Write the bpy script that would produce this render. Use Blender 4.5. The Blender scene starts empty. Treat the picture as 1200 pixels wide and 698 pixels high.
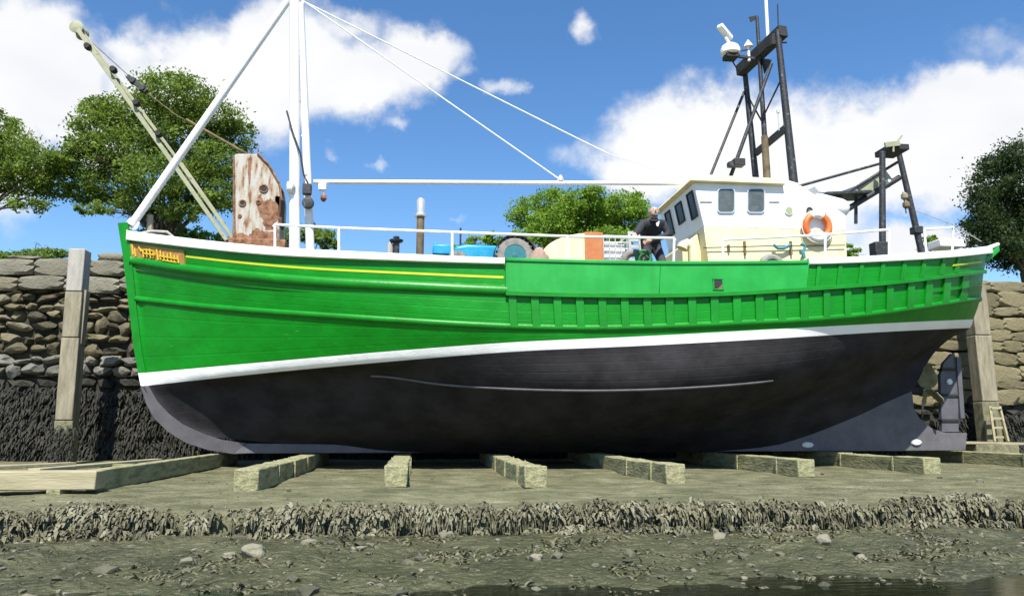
import bpy, math, random
import numpy as np
from mathutils import Vector, noise, Matrix
random.seed(7)
R = math.radians
sc = bpy.context.scene
COL = sc.collection
# ------------------------------------------------------------------ camera
F = 900.0
PITCH = math.atan(151 / F)
YAW = math.atan(110 * math.cos(PITCH) / F)
CZ = 0.47
cp, sp_, cy_, sy_ = math.cos(PITCH), math.sin(PITCH), math.cos(YAW), math.sin(YAW)
FWD = Vector((sy_ * cp, cy_ * cp, sp_))
RGT = Vector((cy_, -sy_, 0))
UP = RGT.cross(FWD)
CAM = Vector((0, 0, CZ))
cam_d = bpy.data.cameras.new('camera')
cam = bpy.data.objects.new('camera', cam_d)
COL.objects.link(cam)
cam_d.sensor_width = 36
cam_d.lens = 36 * F / 1200
cam_d.clip_end = 3000
cam_d.clip_start = 0.05
M3 = Matrix((RGT, UP, -FWD)).transposed()
cam.matrix_world = Matrix.Translation(CAM) @ M3.to_4x4()
sc.camera = cam

def ray(px, py):
    return FWD + RGT * ((px - 600) / F) + UP * ((349 - py) / F)
def at(px, py, Y):
    d = ray(px, py)
    return CAM + d * (Y / d.y)
def atz(px, py, z):
    d = ray(px, py)
    return CAM + d * ((z - CZ) / d.z)
def proj(P):
    v = Vector(P) - CAM
    w = v.dot(FWD)
    return 600 + F * v.dot(RGT) / w, 349 - F * v.dot(UP) / w

# ------------------------------------------------------------------ sky, sun, exposure
SUN_AZ = R(-8)      # to the left of straight behind the camera
SUN_EL = R(55)
sun_dir = Vector((math.sin(SUN_AZ) * math.cos(SUN_EL), -math.cos(SUN_AZ) * math.cos(SUN_EL), math.sin(SUN_EL)))
sd = bpy.data.lights.new('sun', 'SUN')
sd.energy = 5.0
sd.angle = R(0.5)
sd.color = (1.0, 0.955, 0.88)
so = bpy.data.objects.new('sun', sd)
COL.objects.link(so)
so.rotation_euler = sun_dir.to_track_quat('Z', 'Y').to_euler()
sc.view_settings.view_transform = 'Standard'
sc.view_settings.look = 'None'
sc.view_settings.gamma = 1
sc.view_settings.exposure = 0.85

w = bpy.data.worlds.new('World')
sc.world = w
w.use_nodes = True
nt = w.node_tree
nt.nodes.clear()
def N(tree, t, **kw):
    n = tree.nodes.new(t)
    for k, v in kw.items():
        setattr(n, k, v)
    return n
def mathn(tree, op, a, b=None, c=None, clamp=False):
    n = tree.nodes.new('ShaderNodeMath'); n.operation = op; n.use_clamp = clamp
    for i, x in enumerate((a, b, c)):
        if x is None: continue
        if isinstance(x, (int, float)): n.inputs[i].default_value = x
        else: tree.links.new(x, n.inputs[i])
    return n.outputs[0]
out = N(nt, 'ShaderNodeOutputWorld')
bg = N(nt, 'ShaderNodeBackground')
nt.links.new(bg.outputs[0], out.inputs[0])
sky = N(nt, 'ShaderNodeTexSky', sky_type='NISHITA')
sky.sun_disc = False
sky.sun_elevation = SUN_EL
sky.sun_rotation = math.pi - SUN_AZ
sky.ozone_density = 2.6
sky.dust_density = 0.25
sky.air_density = 0.9
hsv = N(nt, 'ShaderNodeHueSaturation')
hsv.inputs['Saturation'].default_value = 1.2
hsv.inputs['Value'].default_value = 2.05
nt.links.new(sky.outputs[0], hsv.inputs['Color'])
tc = N(nt, 'ShaderNodeTexCoord')
dirv = tc.outputs['Generated']
# cloud masks: soft anisotropic patches round directions in the sky dome
# (px, py, rx, ry, strength)
CL = [(58, 108, 62, 92, 1.0), (95, 150, 55, 60, .9), (232, 92, 110, 72, 1.0), (315, 75, 85, 80, .95), (290, 40, 80, 45, .8),
      (400, 95, 110, 50, .78), (490, 70, 72, 44, .72), (540, 100, 40, 16, .45), (395, 30, 70, 26, .5), (145, 40, 45, 28, .55),
      (678, 45, 28, 34, .5), (592, 118, 28, 20, .50), (460, 146, 30, 14, .47), (393, 178, 20, 13, .50), (432, 188, 20, 10, .44), (520, 232, 24, 12, .40), (478, 120, 16, 9, .42),
      (655, 205, 60, 22, .36),
      (815, 175, 100, 62, 1.0), (760, 200, 80, 35, .8), (930, 190, 140, 70, 1.0), (1040, 175, 150, 66, 1.05), (1140, 145, 105, 60, 1.0),
      (1200, 165, 90, 70, 1.0), (1075, 290, 75, 45, .8), (960, 260, 110, 60, .55), (1150, 60, 90, 40, .36), (1185, 215, 40, 40, .6),
      (-40, 140, 70, 120, 1.0), (-130, 60, 90, 80, .9), (1330, 120, 120, 110, .95), (1290, 270, 100, 50, .8), (-160, 240, 120, 40, .7)]
ns0 = N(nt, 'ShaderNodeTexNoise'); ns0.inputs['Scale'].default_value = 5.5; ns0.inputs['Detail'].default_value = 7; ns0.inputs['Roughness'].default_value = .6
nt.links.new(dirv, ns0.inputs['Vector'])
# warp the directions a little so the patches get cauliflower edges
wsub = N(nt, 'ShaderNodeVectorMath', operation='SUBTRACT'); nt.links.new(ns0.outputs['Color'], wsub.inputs[0]); wsub.inputs[1].default_value = (.5, .5, .5)
wsc = N(nt, 'ShaderNodeVectorMath', operation='SCALE'); nt.links.new(wsub.outputs[0], wsc.inputs[0]); wsc.inputs['Scale'].default_value = .17
wadd = N(nt, 'ShaderNodeVectorMath', operation='ADD'); nt.links.new(dirv, wadd.inputs[0]); nt.links.new(wsc.outputs[0], wadd.inputs[1])
acc = None
for (px, py, rx, ry, st) in CL:
    d = ray(px, py); L = d.length; c = d.normalized()
    h = RGT
    sub = N(nt, 'ShaderNodeVectorMath', operation='SUBTRACT'); nt.links.new(wadd.outputs[0], sub.inputs[0]); sub.inputs[1].default_value = c
    # directions to ellipse space: right axis and up axis
    u_ax = h - c * h.dot(c); u_ax.normalize(); v_ax = u_ax.cross(c) * -1; v_ax.normalize()
    a = rx / F / L; b = ry / F / L
    d1 = N(nt, 'ShaderNodeVectorMath', operation='DOT_PRODUCT'); nt.links.new(sub.outputs[0], d1.inputs[0]); d1.inputs[1].default_value = u_ax / a
    d2 = N(nt, 'ShaderNodeVectorMath', operation='DOT_PRODUCT'); nt.links.new(sub.outputs[0], d2.inputs[0]); d2.inputs[1].default_value = v_ax / b
    d3 = N(nt, 'ShaderNodeVectorMath', operation='DOT_PRODUCT'); nt.links.new(sub.outputs[0], d3.inputs[0]); d3.inputs[1].default_value = c / max(a, b)
    q1 = mathn(nt, 'MULTIPLY', d1.outputs['Value'], d1.outputs['Value'])
    q2 = mathn(nt, 'MULTIPLY_ADD', d2.outputs['Value'], d2.outputs['Value'], q1)
    q3 = mathn(nt, 'MULTIPLY_ADD', d3.outputs['Value'], d3.outputs['Value'], q2)
    e = mathn(nt, 'EXPONENT', mathn(nt, 'MULTIPLY', q3, -0.9))
    if acc is None: acc = mathn(nt, 'MULTIPLY', e, st)
    else:
        m = mathn(nt, 'MULTIPLY', e, st)
        acc = mathn(nt, 'SMOOTH_MAX', acc, m, .12)
ns1 = N(nt, 'ShaderNodeTexNoise'); ns1.inputs['Scale'].default_value = 9; ns1.inputs['Detail'].default_value = 9; ns1.inputs['Roughness'].default_value = .62
nt.links.new(dirv, ns1.inputs['Vector'])
nn = mathn(nt, 'SUBTRACT', ns1.outputs['Fac'], .5)
# general cloud behind the camera
sep = N(nt, 'ShaderNodeSeparateXYZ'); nt.links.new(dirv, sep.inputs[0])
back = mathn(nt, 'MULTIPLY', mathn(nt, 'LESS_THAN', sep.outputs['Y'], 0.1), mathn(nt, 'MULTIPLY', ns0.outputs['Fac'], .30))
dens = mathn(nt, 'ADD', mathn(nt, 'MAXIMUM', acc, back), mathn(nt, 'MULTIPLY', nn, .62))
mr = N(nt, 'ShaderNodeMapRange', interpolation_type='SMOOTHSTEP')
nt.links.new(dens, mr.inputs['Value']); mr.inputs['From Min'].default_value = .24; mr.inputs['From Max'].default_value = .60
# cloud tone: bright tops, soft grey folds
ns2 = N(nt, 'ShaderNodeTexNoise'); ns2.inputs['Scale'].default_value = 4.0; ns2.inputs['Detail'].default_value = 6
mp = N(nt, 'ShaderNodeMapping'); mp.inputs['Location'].default_value = (3, 1, 5); mp.inputs['Scale'].default_value = (1, 1, 2.2)
nt.links.new(dirv, mp.inputs['Vector']); nt.links.new(mp.outputs[0], ns2.inputs['Vector'])
cr = N(nt, 'ShaderNodeValToRGB')
cr.color_ramp.elements[0].position = .28; cr.color_ramp.elements[0].color = (8.9, 9.2, 9.8, 1)
cr.color_ramp.elements[1].position = .6; cr.color_ramp.elements[1].color = (10.8, 10.8, 10.8, 1)
nt.links.new(ns2.outputs['Fac'], cr.inputs[0])
mix = N(nt, 'ShaderNodeMix', data_type='RGBA')
nt.links.new(mr.outputs[0], mix.inputs['Factor'])
nt.links.new(hsv.outputs[0], mix.inputs[6]); nt.links.new(cr.outputs[0], mix.inputs[7])
nt.links.new(mix.outputs[2], bg.inputs['Color'])
bg.inputs['Strength'].default_value = 0.053

# ------------------------------------------------------------------ materials
MATS = {}
ALB = dict(white_paint=.95, boot_white=1, white_chip=.9, cream_paint=.85, green_paint=.8, green_trim=.78, green_new=.8, yellow_line=.8, letter_yellow=.8, orange_buoy=.8, orange_panel=.8, tractor_blue=.85,
           rope_white=.9, zinc=.8, badge=.8, chrome=.9, leaf_oak=1.3, leaf_ash=1.25, leaf_dark=.8, leaf_grass=1, antifoul=.43, rubber_dusty=1, rubble=.62, coping=.6, quay_tan=.5, weed_wall=.42, weed_bank=.52, pebble=.5, keel_grey=.62, skin=.8, aluminium=.8, post_grey=.72)
def alb(name, c):
    k = ALB.get(name, .62); return tuple(x * k for x in c)
def mat(name, col, col2=None, rough=.6, metal=0, scale=6, bump=0, bscale=40, detail=5, ramp=(.35, .65), stretch=(1, 1, 1), spec=.5, coat=0, tint3=None, bdist=.02):
    col = alb(name, col); col2 = alb(name, col2) if col2 else None; tint3 = alb(name, tint3) if tint3 else None
    m = bpy.data.materials.new(name); m.use_nodes = True
    t = m.node_tree; b = t.nodes['Principled BSDF']
    b.inputs['Roughness'].default_value = rough; b.inputs['Metallic'].default_value = metal
    b.inputs['Specular IOR Level'].default_value = spec; b.inputs['Coat Weight'].default_value = coat
    g = N(t, 'ShaderNodeTexCoord'); mp = N(t, 'ShaderNodeMapping'); mp.inputs['Scale'].default_value = stretch
    t.links.new(g.outputs['Object'], mp.inputs['Vector'])
    n1 = N(t, 'ShaderNodeTexNoise'); n1.inputs['Scale'].default_value = scale; n1.inputs['Detail'].default_value = detail; n1.inputs['Roughness'].default_value = .6
    t.links.new(mp.outputs[0], n1.inputs['Vector'])
    r = N(t, 'ShaderNodeValToRGB'); e = r.color_ramp.elements
    e[0].position, e[1].position = ramp
    e[0].color = (*col, 1); e[1].color = (*(col2 or tuple(min(1, c * 1.25) for c in col)), 1)
    if tint3:
        x = e.new(min(.99, ramp[1] + .09)); x.color = (*tint3, 1)
    t.links.new(n1.outputs['Fac'], r.inputs[0]); t.links.new(r.outputs[0], b.inputs['Base Color'])
    if bump:
        n2 = N(t, 'ShaderNodeTexNoise'); n2.inputs['Scale'].default_value = bscale; n2.inputs['Detail'].default_value = 8
        t.links.new(mp.outputs[0], n2.inputs['Vector'])
        bp = N(t, 'ShaderNodeBump'); bp.inputs['Strength'].default_value = bump; bp.inputs['Distance'].default_value = bdist
        t.links.new(n2.outputs['Fac'], bp.inputs['Height']); t.links.new(bp.outputs[0], b.inputs['Normal'])
    MATS[name] = m
    return m
def hullmat(name, col, col2, rough, plank=.25, n=3.0, coat=0, rib=0, chips=None, spec=.5):
    """painted planking: UV = (metres along, level), seams between planks, streaks, scuffs"""
    m = mat(name, col, col2, rough=rough, scale=1.6, coat=coat, spec=spec, stretch=(1, 1, 1.4))
    t = m.node_tree; b = t.nodes['Principled BSDF']
    uv = N(t, 'ShaderNodeUVMap'); s = N(t, 'ShaderNodeSeparateXYZ'); t.links.new(uv.outputs[0], s.inputs[0])
    v = mathn(t, 'FRACT', mathn(t, 'MULTIPLY', s.outputs['Y'], n))
    tri = mathn(t, 'ABSOLUTE', mathn(t, 'SUBTRACT', v, .5))
    seam = N(t, 'ShaderNodeMapRange', interpolation_type='SMOOTHSTEP'); t.links.new(tri, seam.inputs['Value'])
    seam.inputs['From Min'].default_value = .42; seam.inputs['From Max'].default_value = .5
    seam.inputs['To Min'].default_value = 1; seam.inputs['To Max'].default_value = 0
    g = N(t, 'ShaderNodeTexCoord')
    n2 = N(t, 'ShaderNodeTexNoise'); n2.inputs['Scale'].default_value = 3.0; n2.inputs['Detail'].default_value = 6
    t.links.new(g.outputs['Object'], n2.inputs['Vector'])
    n3 = N(t, 'ShaderNodeTexNoise'); n3.inputs['Scale'].default_value = 45; n3.inputs['Detail'].default_value = 3
    t.links.new(g.outputs['Object'], n3.inputs['Vector'])
    h = mathn(t, 'ADD', mathn(t, 'MULTIPLY', seam.outputs[0], plank), mathn(t, 'ADD', mathn(t, 'MULTIPLY', n2.outputs['Fac'], .9), mathn(t, 'MULTIPLY', n3.outputs['Fac'], .09)))
    if rib:
        wv = mathn(t, 'SINE', mathn(t, 'MULTIPLY', s.outputs['X'], 2 * math.pi / .42))
        h = mathn(t, 'ADD', h, mathn(t, 'MULTIPLY', wv, rib))
    bp = N(t, 'ShaderNodeBump'); bp.inputs['Strength'].default_value = .55; bp.inputs['Distance'].default_value = .035
    t.links.new(h, bp.inputs['Height']); t.links.new(bp.outputs[0], b.inputs['Normal'])
    if chips:
        n4 = N(t, 'ShaderNodeTexNoise'); n4.inputs['Scale'].default_value = 3.5; n4.inputs['Detail'].default_value = 9; n4.inputs['Roughness'].default_value = .72
        mp = N(t, 'ShaderNodeMapping'); mp.inputs['Scale'].default_value = (.7, 1, 4)
        t.links.new(g.outputs['Object'], mp.inputs['Vector']); t.links.new(mp.outputs[0], n4.inputs['Vector'])
        k = N(t, 'ShaderNodeMapRange'); t.links.new(n4.outputs['Fac'], k.inputs['Value'])
        k.inputs['From Min'].default_value = .66; k.inputs['From Max'].default_value = .72; k.inputs['To Max'].default_value = .75
        old = b.inputs['Base Color'].links[0].from_socket
        mx = N(t, 'ShaderNodeMix', data_type='RGBA'); t.links.new(k.outputs[0], mx.inputs['Factor'])
        t.links.new(old, mx.inputs[6]); mx.inputs[7].default_value = (*chips, 1); t.links.new(mx.outputs[2], b.inputs['Base Color'])
    return m
hullmat('green_paint', (.0, .205, .004), (.001, .27, .010), .42, plank=.1, n=4, chips=(.06, .36, .08), spec=.3)
mat('green_trim', (.0, .205, .004), (.001, .27, .010), spec=.4, rough=.42, scale=3, bump=.2, bscale=12)
mat('green_new', (.008, .31, .03), (.02, .40, .055), rough=.38, scale=1.8, bump=.15, bscale=8, ramp=(.4, .75), tint3=(.12, .5, .16))
hullmat('boot_white', (.78, .78, .76), (.86, .86, .85), .45, plank=.05)
hullmat('antifoul', (.045, .043, .045), (.085, .081, .087), .75, plank=.16, n=5, rib=.12, chips=(.10, .095, .10), spec=.06)
mat('keel_grey', (.13, .122, .135), (.18, .17, .185), rough=.7, scale=4, bump=.2)
mat('white_paint', (.76, .76, .75), (.84, .84, .83), rough=.4, scale=3, bump=.06, bscale=15)
mat('white_chip', (.80, .80, .78), (.72, .72, .69), rough=.5, scale=5, ramp=(.5, .68), tint3=(.35, .3, .22), bump=.1)
mat('cream_paint', (.80, .71, .40), (.84, .76, .46), rough=.45, scale=3, ramp=(.4, .62), tint3=(.70, .58, .32))
mat('yellow_line', (.5, .62, .01), (.62, .62, .02), rough=.5)
mat('board_orange', (.58, .33, .10), (.42, .22, .05), rough=.6, scale=9)
mat('letter_yellow', (.72, .5, .02), (.60, .36, .03), rough=.5, scale=16, ramp=(.45, .65))
mat('glass_dark', (.008, .009, .01), (.014, .016, .018), rough=.25, spec=.2)
mat('glass_grey', (.10, .125, .12), (.17, .19, .18), rough=.18, scale=9)
mat('port_glass', (.45, .52, .2), (.5, .56, .3), rough=.2)
mat('rubber', (.02, .02, .02), (.035, .035, .033), rough=.8, bump=.3)
mat('rubber_dusty', (.15, .145, .13), (.26, .25, .22), rough=.9, bump=.5, bscale=30)
mat('dark_steel', (.035, .038, .042), (.06, .065, .07), rough=.55, metal=.2, scale=14, ramp=(.45, .62), tint3=(.3, .32, .33), bump=.3)
mat('rust_post', (.12, .09, .06), (.3, .22, .1), rough=.8, scale=5)
mat('rusty_white', (.66, .64, .58), (.56, .47, .34), rough=.75, scale=3.6, ramp=(.42, .53), stretch=(2.0, 1, .5), bump=.6, detail=12, tint3=(.28, .12, .055))
mat('rust', (.16, .06, .025), (.5, .26, .14), rough=.85, scale=7, bump=.8, detail=10)
mat('crane_cream', (.40, .42, .25), (.50, .50, .34), rough=.65, scale=5, ramp=(.42, .62), tint3=(.30, .17, .09), bump=.3)
mat('rust_dark', (.05, .03, .02), (.2, .09, .045), rough=.9, scale=6, bump=.8)
mat('orange_buoy', (.78, .12, .015), (.85, .2, .03), rough=.5)
mat('orange_panel', (.50, .16, .045), (.58, .22, .075), rough=.6)
mat('tractor_blue', (.01, .26, .50), (.03, .36, .60), rough=.35, scale=5)
mat('teal', (.02, .2, .24), (.03, .26, .3), rough=.5)
mat('chrome', (.7, .7, .7), (.8, .8, .8), rough=.3, metal=.6)
mat('pink_cloth', (.42, .27, .2), (.5, .36, .28), rough=.9, scale=14)
mat('rope_white', (.7, .72, .7), None, rough=.8)
mat('rope_green', (.03, .22, .06), (.06, .32, .1), rough=.8, scale=30)
mat('rope_blue', (.03, .25, .32), (.08, .4, .48), rough=.8, scale=30)
mat('zinc', (.72, .72, .68), (.8, .8, .77), rough=.5)
mat('bronze', (.22, .21, .11), (.36, .36, .22), rough=.6, metal=0, scale=7)
mat('rudder_grey', (.11, .112, .13), (.15, .152, .17), rough=.7, scale=5, bump=.2)
mat('beam_wood', (.15, .15, .08), (.50, .48, .26), rough=.85, scale=5, stretch=(2.5, .6, 2.5), bump=.9, bscale=14, ramp=(.3, .6), tint3=(.20, .24, .10), detail=9)
mat('beam_side', (.20, .2, .08), (.32, .30, .14), rough=.9, scale=5, bump=.5)
mat('beam_new', (.40, .35, .20), (.56, .50, .32), rough=.8, scale=3, stretch=(.5, 3, 4), bump=.3, bscale=20)
mat('post_grey', (.36, .34, .29), (.54, .51, .45), rough=.85, scale=3, stretch=(3, 3, .6), bump=.5, bscale=14, ramp=(.3, .7))
mat('post_tan', (.26, .23, .15), (.46, .41, .29), rough=.85, scale=3, stretch=(3, 3, .6), bump=.5, bscale=14)
mat('post_weed', (.17, .17, .09), (.34, .32, .20), rough=.95, scale=8, bump=.8)
mat('skin', (.62, .34, .25), (.66, .38, .29), rough=.6)
mat('beard', (.3, .24, .2), (.42, .36, .32), rough=.9, scale=60)
mat('jacket', (.022, .023, .03), (.04, .042, .052), rough=.8, scale=9, bump=.4)
mat('trousers', (.035, .033, .04), (.07, .065, .075), rough=.85, scale=6, bump=.4)
mat('badge', (.6, .6, .6), None)
mat('aluminium', (.6, .62, .6), (.7, .72, .7), rough=.4, metal=.3)
mat('deck_wood', (.22, .18, .12), (.3, .25, .17), rough=.8)
mat('bark', (.055, .045, .03), (.11, .095, .065), rough=.95, scale=8, bump=.8)
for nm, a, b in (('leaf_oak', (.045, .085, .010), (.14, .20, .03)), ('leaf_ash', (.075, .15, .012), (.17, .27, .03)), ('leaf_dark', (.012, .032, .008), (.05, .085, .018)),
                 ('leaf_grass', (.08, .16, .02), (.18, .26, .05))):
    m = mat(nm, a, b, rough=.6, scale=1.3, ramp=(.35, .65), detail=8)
    bb = m.node_tree.nodes['Principled BSDF']; bb.inputs['Specular IOR Level'].default_value = .3
# stone: each stone its own tone
def stonemat(name, stops, rough=.9):
    stops = [alb(name, c) for c in stops]
    m = bpy.data.materials.new(name); m.use_nodes = True; t = m.node_tree; b = t.nodes['Principled BSDF']; b.inputs['Roughness'].default_value = rough
    at_ = N(t, 'ShaderNodeAttribute', attribute_name='tone')
    r = N(t, 'ShaderNodeValToRGB'); els = r.color_ramp.elements
    els[0].position = 0; els[0].color = (*stops[0], 1); els[1].position = 1; els[1].color = (*stops[-1], 1)
    for i, c in enumerate(stops[1:-1]):
        x = els.new((i + 1) / (len(stops) - 1)); x.color = (*c, 1)
    g = N(t, 'ShaderNodeTexCoord')
    n1 = N(t, 'ShaderNodeTexNoise'); n1.inputs['Scale'].default_value = 7; n1.inputs['Detail'].default_value = 8; n1.inputs['Roughness'].default_value = .7
    t.links.new(g.outputs['Object'], n1.inputs['Vector'])
    f = mathn(t, 'ADD', at_.outputs['Fac'], mathn(t, 'MULTIPLY', mathn(t, 'SUBTRACT', n1.outputs['Fac'], .5), .8), clamp=True)
    t.links.new(f, r.inputs[0]); t.links.new(r.outputs[0], b.inputs['Base Color'])
    n2 = N(t, 'ShaderNodeTexNoise'); n2.inputs['Scale'].default_value = 22; n2.inputs['Detail'].default_value = 8
    t.links.new(g.outputs['Object'], n2.inputs['Vector'])
    bp = N(t, 'ShaderNodeBump'); bp.inputs['Strength'].default_value = .8; bp.inputs['Distance'].default_value = .03
    t.links.new(n2.outputs['Fac'], bp.inputs['Height']); t.links.new(bp.outputs[0], b.inputs['Normal'])
    MATS[name] = m
stonemat('rubble', [(.055, .05, .028), (.14, .12, .065), (.23, .20, .11), (.19, .19, .17), (.34, .31, .20)])
stonemat('coping', [(.16, .15, .09), (.28, .25, .16), (.24, .23, .17), (.38, .35, .25)])
stonemat('quay_tan', [(.15, .13, .065), (.28, .24, .125), (.35, .30, .16), (.25, .22, .13)])
stonemat('pebble', [(.10, .10, .06), (.2, .2, .13), (.28, .27, .19), (.42, .39, .28)])
stonemat('weed_wall', [(.014, .014, .008), (.03, .029, .016), (.05, .048, .028), (.075, .07, .045)], .8)
stonemat('weed_bank', [(.08, .08, .035), (.15, .14, .07), (.24, .225, .12), (.36, .35, .23)], .6)
# mud
m = mat('mud', (.125, .125, .052), (.27, .26, .14), rough=.55, scale=2.6, detail=12, ramp=(.36, .62), bump=1.0, bscale=16, bdist=.08, tint3=(.36, .35, .22))
mat('earth', (.12, .11, .06), (.2, .18, .1), rough=.95, scale=.5)
mat('grass_ground', (.06, .1, .02), (.1, .15, .03), rough=.95, scale=.5)
mat('mortar', (.035, .033, .022), (.06, .055, .04), rough=1, scale=3, bump=.8)
m = mat('water', (.012, .016, .006), (.02, .026, .01), rough=.09, bump=.16, bscale=9, bdist=.02, stretch=(.6, 1.6, 1))

def wet_mud():
    t = MATS['mud'].node_tree; b = t.nodes['Principled BSDF']; old = b.inputs['Base Color'].links[0].from_socket
    g = N(t, 'ShaderNodeTexCoord'); s = N(t, 'ShaderNodeSeparateXYZ'); t.links.new(g.outputs['Object'], s.inputs[0])
    n = N(t, 'ShaderNodeTexNoise'); n.inputs['Scale'].default_value = 1.1; n.inputs['Detail'].default_value = 9; t.links.new(g.outputs['Object'], n.inputs['Vector'])
    z = mathn(t, 'ADD', s.outputs['Z'], mathn(t, 'MULTIPLY', mathn(t, 'SUBTRACT', n.outputs['Fac'], .5), .28))
    m = N(t, 'ShaderNodeMapRange', interpolation_type='SMOOTHSTEP'); t.links.new(z, m.inputs['Value']); m.inputs['From Min'].default_value = -.46; m.inputs['From Max'].default_value = -.30
    m.inputs['To Min'].default_value = .92; m.inputs['To Max'].default_value = 0
    mx = N(t, 'ShaderNodeMix', data_type='RGBA', blend_type='MULTIPLY'); t.links.new(m.outputs[0], mx.inputs['Factor']); t.links.new(old, mx.inputs[6]); mx.inputs[7].default_value = (.42, .43, .32, 1)
    t.links.new(mx.outputs[2], b.inputs['Base Color'])
    r2 = N(t, 'ShaderNodeMapRange'); t.links.new(m.outputs[0], r2.inputs['Value']); r2.inputs['To Min'].default_value = .75; r2.inputs['To Max'].default_value = .42; t.links.new(r2.outputs[0], b.inputs['Roughness'])
wet_mud()
# leaves let light through
for nm in ('leaf_oak', 'leaf_ash', 'leaf_dark', 'leaf_grass'):
    t = MATS[nm].node_tree; b = t.nodes['Principled BSDF']; o_ = t.nodes['Material Output']; src = b.inputs['Base Color'].links[0].from_socket
    tl = N(t, 'ShaderNodeBsdfTranslucent'); ms = N(t, 'ShaderNodeMixShader'); ms.inputs[0].default_value = .38
    hs = N(t, 'ShaderNodeHueSaturation'); hs.inputs['Value'].default_value = 1.5; hs.inputs['Hue'].default_value = .49; t.links.new(src, hs.inputs['Color']); t.links.new(hs.outputs[0], tl.inputs['Color'])
    t.links.new(b.outputs[0], ms.inputs[1]); t.links.new(tl.outputs[0], ms.inputs[2]); t.links.new(ms.outputs[0], o_.inputs['Surface'])
# rubbed and faded patches, faint runs on the green planking
for nm in ('green_paint', 'green_new', 'green_trim'):
    t = MATS[nm].node_tree; b = t.nodes['Principled BSDF']; old = b.inputs['Base Color'].links[0].from_socket
    g = N(t, 'ShaderNodeTexCoord'); mp = N(t, 'ShaderNodeMapping'); mp.inputs['Scale'].default_value = (9, 2, .8); t.links.new(g.outputs['Object'], mp.inputs['Vector'])
    n = N(t, 'ShaderNodeTexNoise'); n.inputs['Scale'].default_value = 1; n.inputs['Detail'].default_value = 7; t.links.new(mp.outputs[0], n.inputs['Vector'])
    m = N(t, 'ShaderNodeMapRange'); t.links.new(n.outputs['Fac'], m.inputs['Value']); m.inputs['From Min'].default_value = .5; m.inputs['From Max'].default_value = .75; m.inputs['To Max'].default_value = .35
    mx = N(t, 'ShaderNodeMix', data_type='RGBA'); t.links.new(m.outputs[0], mx.inputs['Factor']); t.links.new(old, mx.inputs[6]); mx.inputs[7].default_value = (.004, .17, .008, 1)
    mp2 = N(t, 'ShaderNodeMapping'); mp2.inputs['Scale'].default_value = (2.5, 2, 22); t.links.new(g.outputs['Object'], mp2.inputs['Vector'])
    n2 = N(t, 'ShaderNodeTexNoise'); n2.inputs['Scale'].default_value = 1; n2.inputs['Detail'].default_value = 8; n2.inputs['Roughness'].default_value = .75; t.links.new(mp2.outputs[0], n2.inputs['Vector'])
    m2 = N(t, 'ShaderNodeMapRange'); t.links.new(n2.outputs['Fac'], m2.inputs['Value']); m2.inputs['From Min'].default_value = .67; m2.inputs['From Max'].default_value = .74; m2.inputs['To Max'].default_value = .7
    mx2 = N(t, 'ShaderNodeMix', data_type='RGBA'); t.links.new(m2.outputs[0], mx2.inputs['Factor']); t.links.new(mx.outputs[2], mx2.inputs[6]); mx2.inputs[7].default_value = (.42, .58, .42, 1)
    t.links.new(mx2.outputs[2], b.inputs['Base Color'])
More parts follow.
